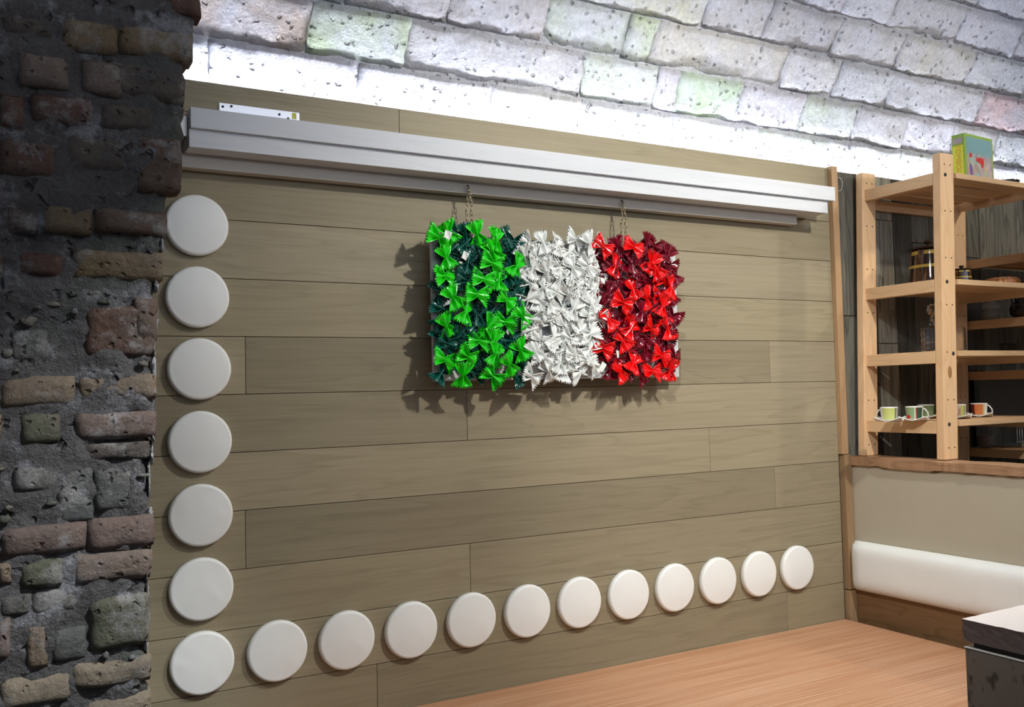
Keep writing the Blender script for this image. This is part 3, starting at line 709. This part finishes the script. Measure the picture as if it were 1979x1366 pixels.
# ---------------------------------------------------------------- pine shelving
sh = empty('shelving_unit', (3.1, -.24, 1.442), label='open pine shelving unit standing on the low wall with slatted shelves', cat='shelf')
def holes(parent, x, zs_, y, r=.0045, mat=DARK):
    for dx, z in zs_:
        bm = bmesh.new(); lathe_bm(bm, [(0, 0), (r, 0), (r, .0012), (0, .0014)], 10)
        mobj('peg_hole', to_mesh('peg_hole', bm, mat), parent, Vector((x+dx, y, z))-parent.location-(Vector((0, 0, 0))), (math.pi/2, 0, 0))
posts = {'A': (2.787, -.03), 'B': (2.802, -.40), 'C': (3.415, -.03), 'D': (3.43, -.40)}
def shx(z): return -.056*(1-(z-1.441)/1.235)
def lean(o, hz):
    for v in o.data.vertices: v.co.x += .056*v.co.z/1.235
    return o
LZ = [2.600, 2.165, 1.876, 1.595]
for kx, (x_, y_) in posts.items():
    z0p = 1.441 if kx in 'B' else 1.441
    zlo = 1.4425 if kx in 'AB' else 0
    o = lean(box('post', x_+shx((zlo+2.676)/2), x_+shx((zlo+2.676)/2)+.085, y_-.036, y_, zlo, 2.676, PINE_Z, sh, bev=.004), 0); o.color = (1.05, 1.03, 1.0, 1)
    hz = [(dx, z) for z in (1.49+.19*q for q in range(7)) for dx in (.026, .062)]
    for dx, z in hz:
        bm = bmesh.new(); lathe_bm(bm, [(0, 0), (.0032, 0), (.0032, .0008), (0, .001)], 8)
        mobj('peg_hole', to_mesh('peg_hole', bm, DARK), o, Vector((x_+dx+shx(z), y_-.036, z))-sh.location-o.location, (math.pi/2, 0, 0))
    if kx == 'B':
        for L_ in LZ:
            bm = bmesh.new(); lathe_bm(bm, [(0, 0), (.008, 0), (.007, .002), (0, .001)], 12)
            mobj('bolt', to_mesh('bolt', bm, DARK), o, Vector((x_+shx(L_)+(.062 if L_ == LZ[2] else .030), y_-.0365, L_-.012))-sh.location-o.location, (math.pi/2, 0, 0))
        bm = bmesh.new(); lathe_bm(bm, [(0, 0), (.012, 0), (.011, .0004), (0, .0006)], 20)
        for v in bm.verts: v.co.y *= 2.0
        mobj('knot', to_mesh('knot', bm, plain('pine_knot', (.36, .18, .07), .5)), o, Vector((x_+.040+shx(1.79), y_-.0363, 1.79))-sh.location-o.location, (math.pi/2, 0, 0))
for L_ in LZ:
    e = shx(L_-.02)
    o = box('side_rail', 2.802+e, 2.832+e, -.3995, -.0665, L_-.050, L_, PINE_Y, sh, bev=.002)
    o = box('side_rail', 3.437+e, 3.467+e, -.3995, -.0665, L_-.050, L_, PINE_Y, sh, bev=.002)
    ys = [(-.442, -.352), (-.335, -.245), (-.228, -.138), (-.121, -.036)]
    for q, (ya, yb) in enumerate(ys):
        x0 = 2.8895 if q == 0 else 2.833; x1 = 3.429 if q == 0 else (3.4345)
        if q == 3: ya, yb = -.121, -.034; x0 = 2.874; x1 = 3.412
        box('shelf_slat', x0+e+(.004 if q in (0, 3) else 0), x1+e-(.004 if q in (0, 3) else 0), ya, yb, L_-.022, L_, PINE_X, sh, bev=.0015)
box('cross_brace', 2.878, 3.405, -.033, -.012, LZ[0]-.075, LZ[0]-.03, PINE_X, sh)
# second bay beyond it, its shelves at other heights
s2 = empty('shelving_unit', (3.9, -.24, 1.442), label='second pine shelving bay behind the right-hand post, holding the black teapot', cat='shelf')
L2 = [2.322, 2.034, 1.796, 1.44]
for L_ in L2:
    e = shx(L_)
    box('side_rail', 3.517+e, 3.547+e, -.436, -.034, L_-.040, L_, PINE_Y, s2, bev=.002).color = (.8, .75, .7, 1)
    for (ya, yb) in ((-.436, -.346), (-.329, -.239), (-.222, -.132), (-.115, -.034)):
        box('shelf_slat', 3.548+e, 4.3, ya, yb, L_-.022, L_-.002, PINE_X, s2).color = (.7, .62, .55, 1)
for y_ in (-.40, -.012):
    box('post', 4.30, 4.38, y_-.036, y_, 0, 2.65, PINE_Z, s2, bev=.003)

# ---------------------------------------------------------------- things on the shelves
def at_z(px, py, z):
    d = FW*FPX+RT*(px-989.5)-UP*(py-683); t = (z-CAM.z)/d.z; return CAM+t*d
def at_y(px, y, z):
    """x at which a point of given depth y and height z is seen in pixel column px"""
    x = 3.0
    for _ in range(30):
        d = Vector((x, y, z))-CAM; u = 989.5+FPX*d.dot(RT)/d.dot(FW); x += (px-u)/FPX*d.dot(FW)
    return x
def txt(s, size, mat, parent, M, name='lettering', bendR=None, ext=.0002, **k):
    cu = bpy.data.curves.new('t', 'FONT'); cu.body = s; cu.size = size; cu.align_x = 'CENTER'; cu.align_y = 'CENTER'; cu.extrude = ext
    t = bpy.data.objects.new('t', cu); COL.objects.link(t); dg = bpy.context.evaluated_depsgraph_get()
    me = bpy.data.meshes.new_from_object(t.evaluated_get(dg)); bpy.data.objects.remove(t); me.materials.clear(); me.materials.append(mat)
    if bendR:
        for v in me.vertices:
            a = v.co.x/bendR; r = bendR+v.co.z; v.co = Vector((r*math.sin(a), v.co.y, r*math.cos(a)-bendR))
    o = mobj(name, me, parent, **k); o.matrix_local = M; return o

# board game box on the top shelf
p0 = Vector((at_y(1867, -.40, 2.601), -.40, 2.601))
gb = empty('puzzle_box', p0, math.radians(0), label='green and yellow illustrated puzzle box standing upright on the top shelf', cat='box')
gb.rotation_euler = (0, 0, math.radians(4))
def printed():
    m, nt, b = new_mat('printed_cover'); tc = nt.nodes.new('ShaderNodeTexCoord')
    vo = tex(nt, 'ShaderNodeTexVoronoi', tc.outputs['Object'], Scale=46, feature='F1')
    n = tex(nt, 'ShaderNodeTexNoise', tc.outputs['Object'], Scale=60, Detail=4)
    sx = nt.nodes.new('ShaderNodeSeparateXYZ'); nt.links.new(tc.outputs['Object'], sx.inputs[0])
    cells = mixc(nt, (.42, .36, .27), vo.outputs['Color'], .45)
    cells = mixc(nt, cells, (.60, .42, .34), .35)
    up = ramp(nt, math_(nt, 'ADD', math_(nt, 'MULTIPLY', sx.outputs[2], 6.0), math_(nt, 'MULTIPLY', n.outputs['Fac'], .35)), [(.72, 0.0), (.86, 1.0)])
    c = mixc(nt, cells, (.22, .42, .45), up)
    nt.links.new(c, b.inputs['Base Color']); b.inputs['Roughness'].default_value = .3; return m
PRN = printed(); LIME = plain('lime_card', (.30, .50, .06), .35); YEL = plain('yellow_card', (.80, .82, .02), .35); RED = plain('red_print', (.68, .03, .03), .35)
BW, BD, BH = .215, .056, .190
bm = bmesh.new(); bx(bm, 0, BW, 0, BD, 0, BH, .0015)
mobj('carton', to_mesh('carton', bm, LIME), gb)
bm = bmesh.new(); bx(bm, .010, BW-.010, -.0008, -.0001, .008, BH-.012); mobj('cover_picture', to_mesh('cover_picture', bm, PRN), gb)
bm = bmesh.new(); bx(bm, -.0008, -.0001, .006, BD-.004, .006, .142); mobj('spine_panel', to_mesh('spine_panel', bm, YEL), gb)
bm = bmesh.new(); bx(bm, -.0008, -.0001, .010, BD-.006, .150, .174); mobj('spine_badge', to_mesh('spine_badge', bm, plain('badge_print', (.45, .38, .36), .4)), gb)
Mx = Matrix.Translation((-.0013, BD*.52, .075)) @ Matrix(((0, 0, -1, 0), (0, -1, 0, 0), (-1, 0, 0, 0), (0, 0, 0, 1)))
txt('TOMBOLA', .030, plain('orange_print', (.80, .35, .02), .4), gb, Mx)
def blob(cx_, cz_, pts_, mat, name):
    bm = bmesh.new(); vs = [bm.verts.new((cx_+a, -.0016, cz_+b)) for a, b in pts_]; bm.faces.new(vs)
    ex = bmesh.ops.extrude_face_region(bm, geom=list(bm.faces))
    for v in [q for q in ex['geom'] if isinstance(q, bmesh.types.BMVert)]: v.co.y += .0007
    mobj(name, to_mesh(name, bm, mat), gb)
blob(.105, .080, [(-.025, -.002), (-.018, .018), (-.006, .012), (.004, .020), (.016, .014), (.030, .016), (.034, .0), (.028, -.022), (.016, -.030), (.012, -.012), (-.008, -.004)], RED, 'printed_shape')
blob(.040, .100, [(-.010, -.010), (-.008, .008), (.004, .010), (.012, .002), (.006, -.010)], RED, 'printed_shape')
blob(.040, .045, [(-.008, -.026), (-.012, .012), (-.002, .020), (.010, .004), (.012, -.022), (.002, -.034)], plain('violet_print', (.20, .10, .35), .4), 'printed_shape')
# flat dark dish beside it
bm = bmesh.new(); lathe_bm(bm, [(0, 0), (.040, 0), (.052, .006), (.055, .013), (.050, .016), (.040, .012), (0, .009)], 32)
mobj('dish', to_mesh('dish', bm, BLACK, True), None, (at_y(1944, -.38, 2.61), -.38, 2.6012), label='low dark dish behind the puzzle box on the top shelf', cat='dish')

# brown glazed jars
def glaze(name):
    m, nt, b = new_mat(name); tc = nt.nodes.new('ShaderNodeTexCoord')
    mp = nt.nodes.new('ShaderNodeMapping'); mp.inputs['Scale'].default_value = (70, 70, 5); nt.links.new(tc.outputs['Object'], mp.inputs['Vector'])
    n = tex(nt, 'ShaderNodeTexNoise', mp.outputs[0], Scale=1, Detail=2)
    c = ramp(nt, n.outputs['Fac'], [(.40, (.012, .007, .006)), (.56, (.07, .028, .012)), (.68, (.30, .14, .05))])
    nt.links.new(c, b.inputs['Base Color']); b.inputs['Roughness'].default_value = .1; b.inputs['Coat Weight'].default_value = .5; return m
GLZ = glaze('brown_drip_glaze'); MUST = plain('mustard_glaze', (.52, .38, .07), .15); DKB = plain('dark_brown_glaze', (.03, .014, .008), .12); TANG = plain('tan_glaze', (.40, .22, .10), .25)
def jar(name, loc, Rb, Rt, H, label):
    j = empty(name, loc, 0, label=label, cat='jar'); bm = bmesh.new()
    prof = [(0, 0), (Rb*.93, 0), (Rb, H*.05), (Rb, H*.10), (Rb*.985, H*.13)]
    def rr(f): return Rb+(Rt-Rb)*f**1.1
    fs = [.2, .3, .4, .48, .56, .66, .76, .84, .94]
    for f in fs: prof.append((rr(f), H*f))
    prof += [(Rt*1.02, H*.97), (Rt*.9, H), (Rt*.88, H*.9), (0, H*.9)]
    def mf(k, a):
        if k in (0, 1): return 3
        if k == 2: return 2
        if k == 8: return 1
        if k == 12: return 1 if (a*8) % 1 > .35 else 0
        if k in (6, 7, 10): return 0
        return 0
    lathe_bm(bm, prof, 40, mfun=mf); mobj('body', to_mesh('body', bm, [GLZ, MUST, TANG, TANG], True), j)
    bm = bmesh.new(); lathe_bm(bm, [(0, H*1.001), (Rt*1.16, H*1.001), (Rt*1.18, H*1.02), (Rt*1.1, H*1.05), (Rt*.5, H*1.09), (Rt*.22, H*1.11), (Rt*.16, H*1.14), (Rt*.3, H*1.19), (Rt*.3, H*1.24), (Rt*.12, H*1.28), (0, H*1.285)], 36)
    mobj('lid', to_mesh('lid', bm, DKB, True), j)
    return j
jar('lidded_jar', (at_y(1800, -.22, 2.2), -.22, 2.166), .098, .080, .158, 'large brown glazed lidded jar with yellow bands on the second shelf')
j2 = jar('lidded_jar', (at_y(1863, -.28, 2.2), -.27, 2.166), .042, .036, .070, 'small brown glazed lidded jar with beaded side next to the large jar')
bm = bmesh.new()
for q in range(6): bmesh.ops.create_icosphere(bm, subdivisions=1, radius=.0022, matrix=Matrix.Translation((-.0385, -.018, .008+.010*q)))
mobj('bead_row', to_mesh('bead_row', bm, MUST, True), j2)
bm = bmesh.new(); lathe_bm(bm, [(0, 0), (.030, 0), (.045, .012), (.050, .026), (.046, .026), (.030, .008), (0, .006)], 30)
mobj('bowl', to_mesh('bowl', bm, GLZ, True), None, (at_y(1893, -.20, 2.2), -.20, 2.166), label='low dark brown bowl between the small jar and the copper mould', cat='bowl')
cm = empty('cake_mould', (at_y(1936, -.28, 2.2), -.28, 2.166), label='fluted copper brown cake mould on a saucer at the right of the second shelf', cat='mould')
COP = plain('copper_glaze', (.70, .30, .11), .15, .3)
bm = bmesh.new(); n = 48
lathe_bm(bm, [(0, .008), (.052, .008), (.056, .012), (.054, .03), (.046, .042), (.030, .046), (.014, .040), (0, .03)], n)
for v in bm.verts:
    a = math.atan2(v.co.y, v.co.x); r_ = v.co.xy.length
    if r_ > .02: v.co.xy *= 1.22*(1+.12*math.cos(a*16))
mobj('fluted_body', to_mesh('fluted_body', bm, COP, True), cm)
bm = bmesh.new(); lathe_bm(bm, [(0, 0), (.05, 0), (.072, .007), (.072, .010), (.05, .0075), (0, .0075)], 36); mobj('saucer', to_mesh('saucer', bm, plain('amber_glaze', (.36, .13, .04), .15), True), cm)

# decanter and tumbler
dc = empty('glass_decanter', (at_y(1806, -.20, 1.9), -.20, 1.877), .45, label='square cut-glass decanter with a ball stopper behind the front post', cat='decanter')
def sq_glass(H, W_, wall_t, neck=True):
    bm = bmesh.new(); rings = []
    def ring(w_, z, cr): 
        out = []
        for k2 in range(4):
            for t in (0, .5, 1):
                a = (k2+t)*math.pi/2*1.0; ax_ = k2*math.pi/2
                cx_ = (w_-cr)*(1 if k2 in (0, 3) else -1); cy_ = (w_-cr)*(1 if k2 in (0, 1) else -1)
                out.append(bm.verts.new((cx_+cr*math.cos(ax_+t*math.pi/2), cy_+cr*math.sin(ax_+t*math.pi/2), z)))
        return out
    prof = [(W_*.96, 0, .006), (W_, .004, .006)]
    for q in range(1, 8): prof.append((W_*(1-.035*(q % 2)), .004+(H-.014)*q/8, .006))
    prof += [(W_, H-.008, .008), (W_*.8, H, .01)]
    if neck: prof += [(W_*.34, H+.006, W_*.33), (W_*.26, H+.022, W_*.25), (W_*.36, H+.034, W_*.35)]
    prof2 = [(a-wall_t, max(z, .014), min(max(c_-.002, .002), a-wall_t-.0005)) for a, z, c_ in reversed(prof) if a-wall_t > .004]
    for a, z, c_ in prof+prof2: rings.append(ring(a, z, c_))
    for a, b2 in zip(rings[:-1], rings[1:]):
        for q in range(12): bm.faces.new((a[q], a[(q+1) % 12], b2[(q+1) % 12], b2[q]))
    bm.faces.new(rings[0]); bm.faces.new(rings[-1])
    return bm
mobj('bottle', to_mesh('bottle', sq_glass(.115, .046, .006), GLASS), dc)
bm = bmesh.new(); lathe_bm(bm, [(0, .135), (.009, .136), (.011, .152), (.014, .156), (.010, .162), (.022, .176), (.025, .19), (.020, .206), (.008, .214), (0, .215)], 10)
for f in bm.faces: f.smooth = False
mobj('stopper', to_mesh('stopper', bm, GLASS), dc)
gt = mobj('glass_tumbler', to_mesh('glass_tumbler', sq_glass(.115, .030, .004, False), GLASS), None, (at_y(1852, -.22, 1.9), -.22, 1.877), (0, 0, .5), label='square cut-glass tumbler showing right of the front post on the third shelf', cat='glass')
# glass dome jar and black teapot on the second bay
gd = empty('glass_jar', (3.590, -.11, 2.0345), label='round frosted glass jar with lid in the dark second bay', cat='jar')
FROST = plain('frosted_glass', (.75, .78, .74), .35, Transmission_Weight=.8)
bm = bmesh.new(); lathe_bm(bm, [(0, 0), (.040, 0), (.046, .01), (.046, .03), (.038, .055), (.034, .055), (.042, .03), (.04, .008), (0, .008)], 24); mobj('bowl', to_mesh('bowl', bm, FROST, True), gd)
bm = bmesh.new(); lathe_bm(bm, [(.039, .0555), (.036, .075), (.022, .088), (.008, .092), (.010, .10), (0, .104)], 24); mobj('lid', to_mesh('lid', bm, FROST, True), gd)
tx = at_y(1976, -.25, 2.08)
tp_ = empty('teapot', (tx, -.25, 2.034), label='glossy black teapot with a loop handle at the right edge of the frame', cat='teapot')
bm = bmesh.new(); lathe_bm(bm, [(0, 0), (.034, 0), (.052, .02), (.056, .045), (.045, .07), (.028, .082), (.024, .086), (.024, .09), (.010, .098), (.008, .108), (0, .112)], 32); mobj('body', to_mesh('body', bm, BLACK, True), tp_)
bm = bmesh.new(); tube_bm(bm, [(-.04, 0, .075), (-.058, 0, .098), (-.075, 0, .095), (-.078, 0, .07), (-.066, 0, .045), (-.052, 0, .035)], .005, 8); mobj('handle', to_mesh('handle', bm, BLACK, True), tp_)
bm = bmesh.new(); tube_bm(bm, [(.045, 0, .03), (.07, 0, .05), (.082, 0, .075), (.094, 0, .085)], [.013, .010, .008, .006], 8); mobj('spout', to_mesh('spout', bm, BLACK, True), tp_)

# espresso cups on wavy saucers
def cup(loc, rz, bands, label, lettering=None, R_=.036, H=.053, hang=0):
    c = empty('espresso_cup', loc, rz, label=label, cat='cup', group='espresso cups on the lowest pine shelf')
    mats = [WHITEC]; idx = {}
    for _, _, col, nm_ in bands:
        if nm_ not in idx: idx[nm_] = len(mats); mats.append(plain(nm_, col, .25))
    def mf(k, a):
        if k in (2, 3, 4, 5):
            for a0, a1, _, nm_ in bands:
                if a0 <= a < a1: return idx[nm_]
        return 0
    bm = bmesh.new(); rb_, rt = R_*.82, R_*.96
    lathe_bm(bm, [(0, 0), (rb_*.98, 0), (rb_+.001, .003), (rb_+(rt-rb_)*.3, H*.3), (rb_+(rt-rb_)*.55, H*.55), (rb_+(rt-rb_)*.8, H*.8), (rt, H*.93), (rt, H), (rt-.0025, H), (rb_-.002, .005), (0, .005)], 48, mfun=mf)
    mobj('bowl', to_mesh('bowl', bm, mats, True), c)
    bm = bmesh.new(); x0 = rt*.93
    tube_bm(bm, [(x0-.003, 0, H*.82), (x0+.008, 0, H*.78), (x0+.018, 0, H*.5), (x0+.020, 0, H*.25), (x0+.013, 0, H*.12), (x0-.004, 0, H*.17)], [.003, .003, .0028, .0028, .003, .003], 8)
    mobj('handle', to_mesh('handle', bm, WHITEC, True), c)
    return c
def saucer(loc, rz, label):
    bm = bmesh.new(); n = 20; W_ = .052; g = []
    for i in range(n+1):
        row = []
        for j in range(n+1):
            a, b2 = 2*i/n-1, 2*j/n-1
            x = a*W_*(1-.10*(1-abs(b2))*0-.06*b2*b2*0); y = b2*W_
            r = max(abs(a), abs(b2)); z = .003+.017*max(0, (abs(a)*abs(b2)))**1.2+.004*max(0, r-.5)
            row.append(bm.verts.new((x, y, z)))
        g.append(row)
    for i in range(n):
        for j in range(n): bm.faces.new((g[i][j], g[i+1][j], g[i+1][j+1], g[i][j+1]))
    bmesh.ops.recalc_face_normals(bm, faces=bm.faces); bmesh.ops.solidify(bm, geom=list(bm.faces), thickness=.003)
    lo = min(v.co.z for v in bm.verts)
    for v in bm.verts: v.co.z -= lo
    mobj('saucer', to_mesh('saucer', bm, WHITEC, True), None, loc, (0, 0, rz), label=label, cat='saucer', group='wavy saucers under the espresso cups')
ZS = LZ[3]+.0005
VIEW = math.atan2(CAM.y+.3, CAM.x-3.0)      # direction from the cups to the viewer
def fr(a): return (a % (2*math.pi))/(2*math.pi)
cups = [
 (1719, -.27, math.radians(152), [(.10, .26, (.52, .58, .22), 'pale_lime'), (.26, .275, (.04, .08, .02), 'dark_line'), (.275, .33, (.35, .36, .27), 'grey_green')], 'pale green espresso cup with its handle on the left, nearest the wall', 0),
 (1768, -.31, math.radians(-25), [(.48, .52, (.55, .04, .03), 'red_stripe'), (.52, .70, (.03, .09, .05), 'dark_green_text'), (.28, .48, (.30, .42, .22), 'leaf_green')], 'espresso cup with a red flower and a dark green band', 0),
 (1790, -.17, math.radians(60), [(0, 1, (.20, .26, .12), 'moss_green')], 'mossy green espresso cup tucked behind the red flower cup', 0),
 (1851, -.30, math.radians(150), [(0, .45, (.62, .60, .24), 'straw_yellow'), (.45, .53, (.30, .36, .16), 'olive_stripe')], 'cream espresso cup with red lettering just right of the front post', 0),
 (1893, -.27, math.radians(-10), [(.45, .52, (.14, .02, .01), 'dark_red'), (.52, .66, (.70, .24, .08), 'orange'), (.66, .72, (.66, .52, .16), 'ochre')], 'orange espresso cup at the right end of the row', 0)]
slab_ = ['wavy white saucer under the pale green cup', 'wavy white saucer under the red flower cup', 'wavy white saucer under the mossy green cup', 'wavy white saucer under the cup with red lettering', 'wavy white saucer under the orange cup']
# band angles are given relative to the viewer: 0..1 runs around the cup, .5 faces the viewer
for i, (px, y, rzv, bands, lb, _) in enumerate(cups):
    x = at_y(px, y, ZS)
    vdir = math.atan2(CAM.y-y, CAM.x-x)
    # handle direction: given by angle from the picture's right-hand direction
    hd = vdir+math.pi/2-rzv if False else None
    base = vdir
    hrel = [-.30, .27, .5, .5, .22][i]*2*math.pi      # handle angle from the viewer direction (ccw)
    rz = base+hrel
    off = fr(-hrel)
    vis = [(-.25, -.25)]
    nb = []
    for a0, a1, col, nm_ in {0: [(-.14, .10, (.56, .60, .20), 'pale_lime'), (.10, .125, (.04, .07, .02), 'dark_line'), (.125, .2, (.42, .42, .33), 'grey_green')],
                             1: [(-.23, -.02, (.28, .38, .20), 'leaf_green'), (-.02, .0, (.75, .72, .66), 'cream'), (.0, .03, (.50, .05, .03), 'red_stripe'), (.03, .16, (.03, .085, .05), 'dark_green_band')],
                             2: [(-.25, .25, (.18, .24, .11), 'moss_green')],
                             3: [(.06, .12, (.58, .55, .16), 'straw_yellow'), (.12, .17, (.28, .33, .14), 'olive_stripe'), (.0, .06, (.72, .68, .55), 'cream')],
                             4: [(-.25, -.11, (.14, .02, .01), 'dark_red'), (-.11, .06, (.66, .20, .06), 'orange'), (.06, .10, (.62, .50, .18), 'ochre')]}[i]:
        # convert viewer-relative (positive = right in the picture) to local fraction
        s0, s1 = (a0+off+2) % 1, (a1+off+2) % 1
        if s0 < s1: nb.append((s0, s1, col, nm_))
        else: nb += [(s0, 1.0, col, nm_), (0.0, s1, col, nm_)]
    c = cup((x, y, ZS+.0066), rz, nb, lb)
    saucer((x, y, ZS), [.5, .45, .6, .5, .55][i], slab_[i])
    if i in (1, 3):
        # print wrapped on the cup wall
        lm = {1: plain('poppy_red', (.60, .01, .01), .3), 3: plain('red_letters', (.45, .02, .02), .3)}[i]
        ang = (-.13 if i == 1 else .035)*2*math.pi - hrel
        nrm = Vector((math.cos(ang), math.sin(ang), 0)); tg = Vector((-math.sin(ang), math.cos(ang), 0))
        if i == 3:
            Mr = Matrix((( -0.0, 0, 0, 0),)*4) if False else None
            Mm = Matrix(((0, -tg.x, nrm.x, nrm.x*0.0327), (0, -tg.y, nrm.y, nrm.y*.0327), (1, 0, 0, .024), (0, 0, 0, 1)))
            txt('Thier', .017, lm, c, Mm, ext=.0004)
        else:
            bm = bmesh.new(); pts_ = []
            ctrv = bm.verts.new(nrm*.0318+Vector((0, 0, .011)))
            ringv = []
            for q in range(14):
                a = 2*math.pi*q/14; rr_ = .0085*(1+.15*math.cos(a*5)); aa = ang+rr_*math.cos(a)/.029; zz = .011+rr_*math.sin(a)
                rad = .82*.036+(.14*.036)*zz/.053+.0014
                ringv.append(bm.verts.new((rad*math.cos(aa), rad*math.sin(aa), zz)))
            for q in range(14): bm.faces.new((ctrv, ringv[q], ringv[(q+1) % 14]))
            bmesh.ops.recalc_face_normals(bm, faces=bm.faces); bmesh.ops.solidify(bm, geom=list(bm.faces), thickness=.0004)
            mobj('flower_print', to_mesh('flower_print', bm, lm), c)

# coffee corner in the dark behind, right edge
pn = box('glass_splashback', 3.60, 4.25, -.020, -.012, 1.55, 1.76, GREYP, None, bev=.002, label='dark grey reflective panel leaning behind the lowest shelves', cat='panel')
box('dark_pole', 3.552, 3.590, -.030, -.012, 1.442, 1.795, BLACK, None, bev=.002, label='black upright strip between the right post and the grey panel', cat='strip')
tr = empty('metal_tray', (3.78, -.12, 1.4390), label='brushed metal tray on the lowest dark shelf', cat='tray')
box('base', 3.62, 3.93, -.20, -.04, 1.4395, 1.4425, STEEL, tr, bev=.001); box('rim', 3.62, 3.93, -.208, -.201, 1.4395, 1.462, STEEL, tr, bev=.002)
bm = bmesh.new(); lathe_bm(bm, [(0, 0), (.020, 0), (.030, .02), (.036, .06), (.033, .06), (.026, .02), (0, .006)], 28)
mobj('grey_cup', to_mesh('grey_cup', bm, plain('grey_ceramic', (.16, .13, .13), .5), True), None, (at_y(1905, -.12, 1.46), -.12, 1.4428), label='dull grey-pink cup standing in the metal tray', cat='cup')
rk = empty('dish_rack', (3.88, -.09, 1.4428), label='chrome wire dish rack with upright rods at the right edge', cat='rack')
bm = bmesh.new(); tube_bm(bm, [(3.80, -.07, 1.452), (4.2, -.07, 1.452)], .0025, 6); mobj('rail', to_mesh('rail', bm, STEEL), rk, -rk.location)
bm = bmesh.new(); tube_bm(bm, [(3.80, -.07, 1.53), (4.2, -.07, 1.53)], .0025, 6); mobj('rail', to_mesh('rail', bm, STEEL), rk, -rk.location)
for q in range(20):
    bm = bmesh.new(); tube_bm(bm, [(0, 0, 0), (0, .0, .078)], .0018, 6); mobj('rod', to_mesh('rod', bm, METAL, True), rk, Vector((3.805+.020*q, -.072, 1.452))-rk.location)
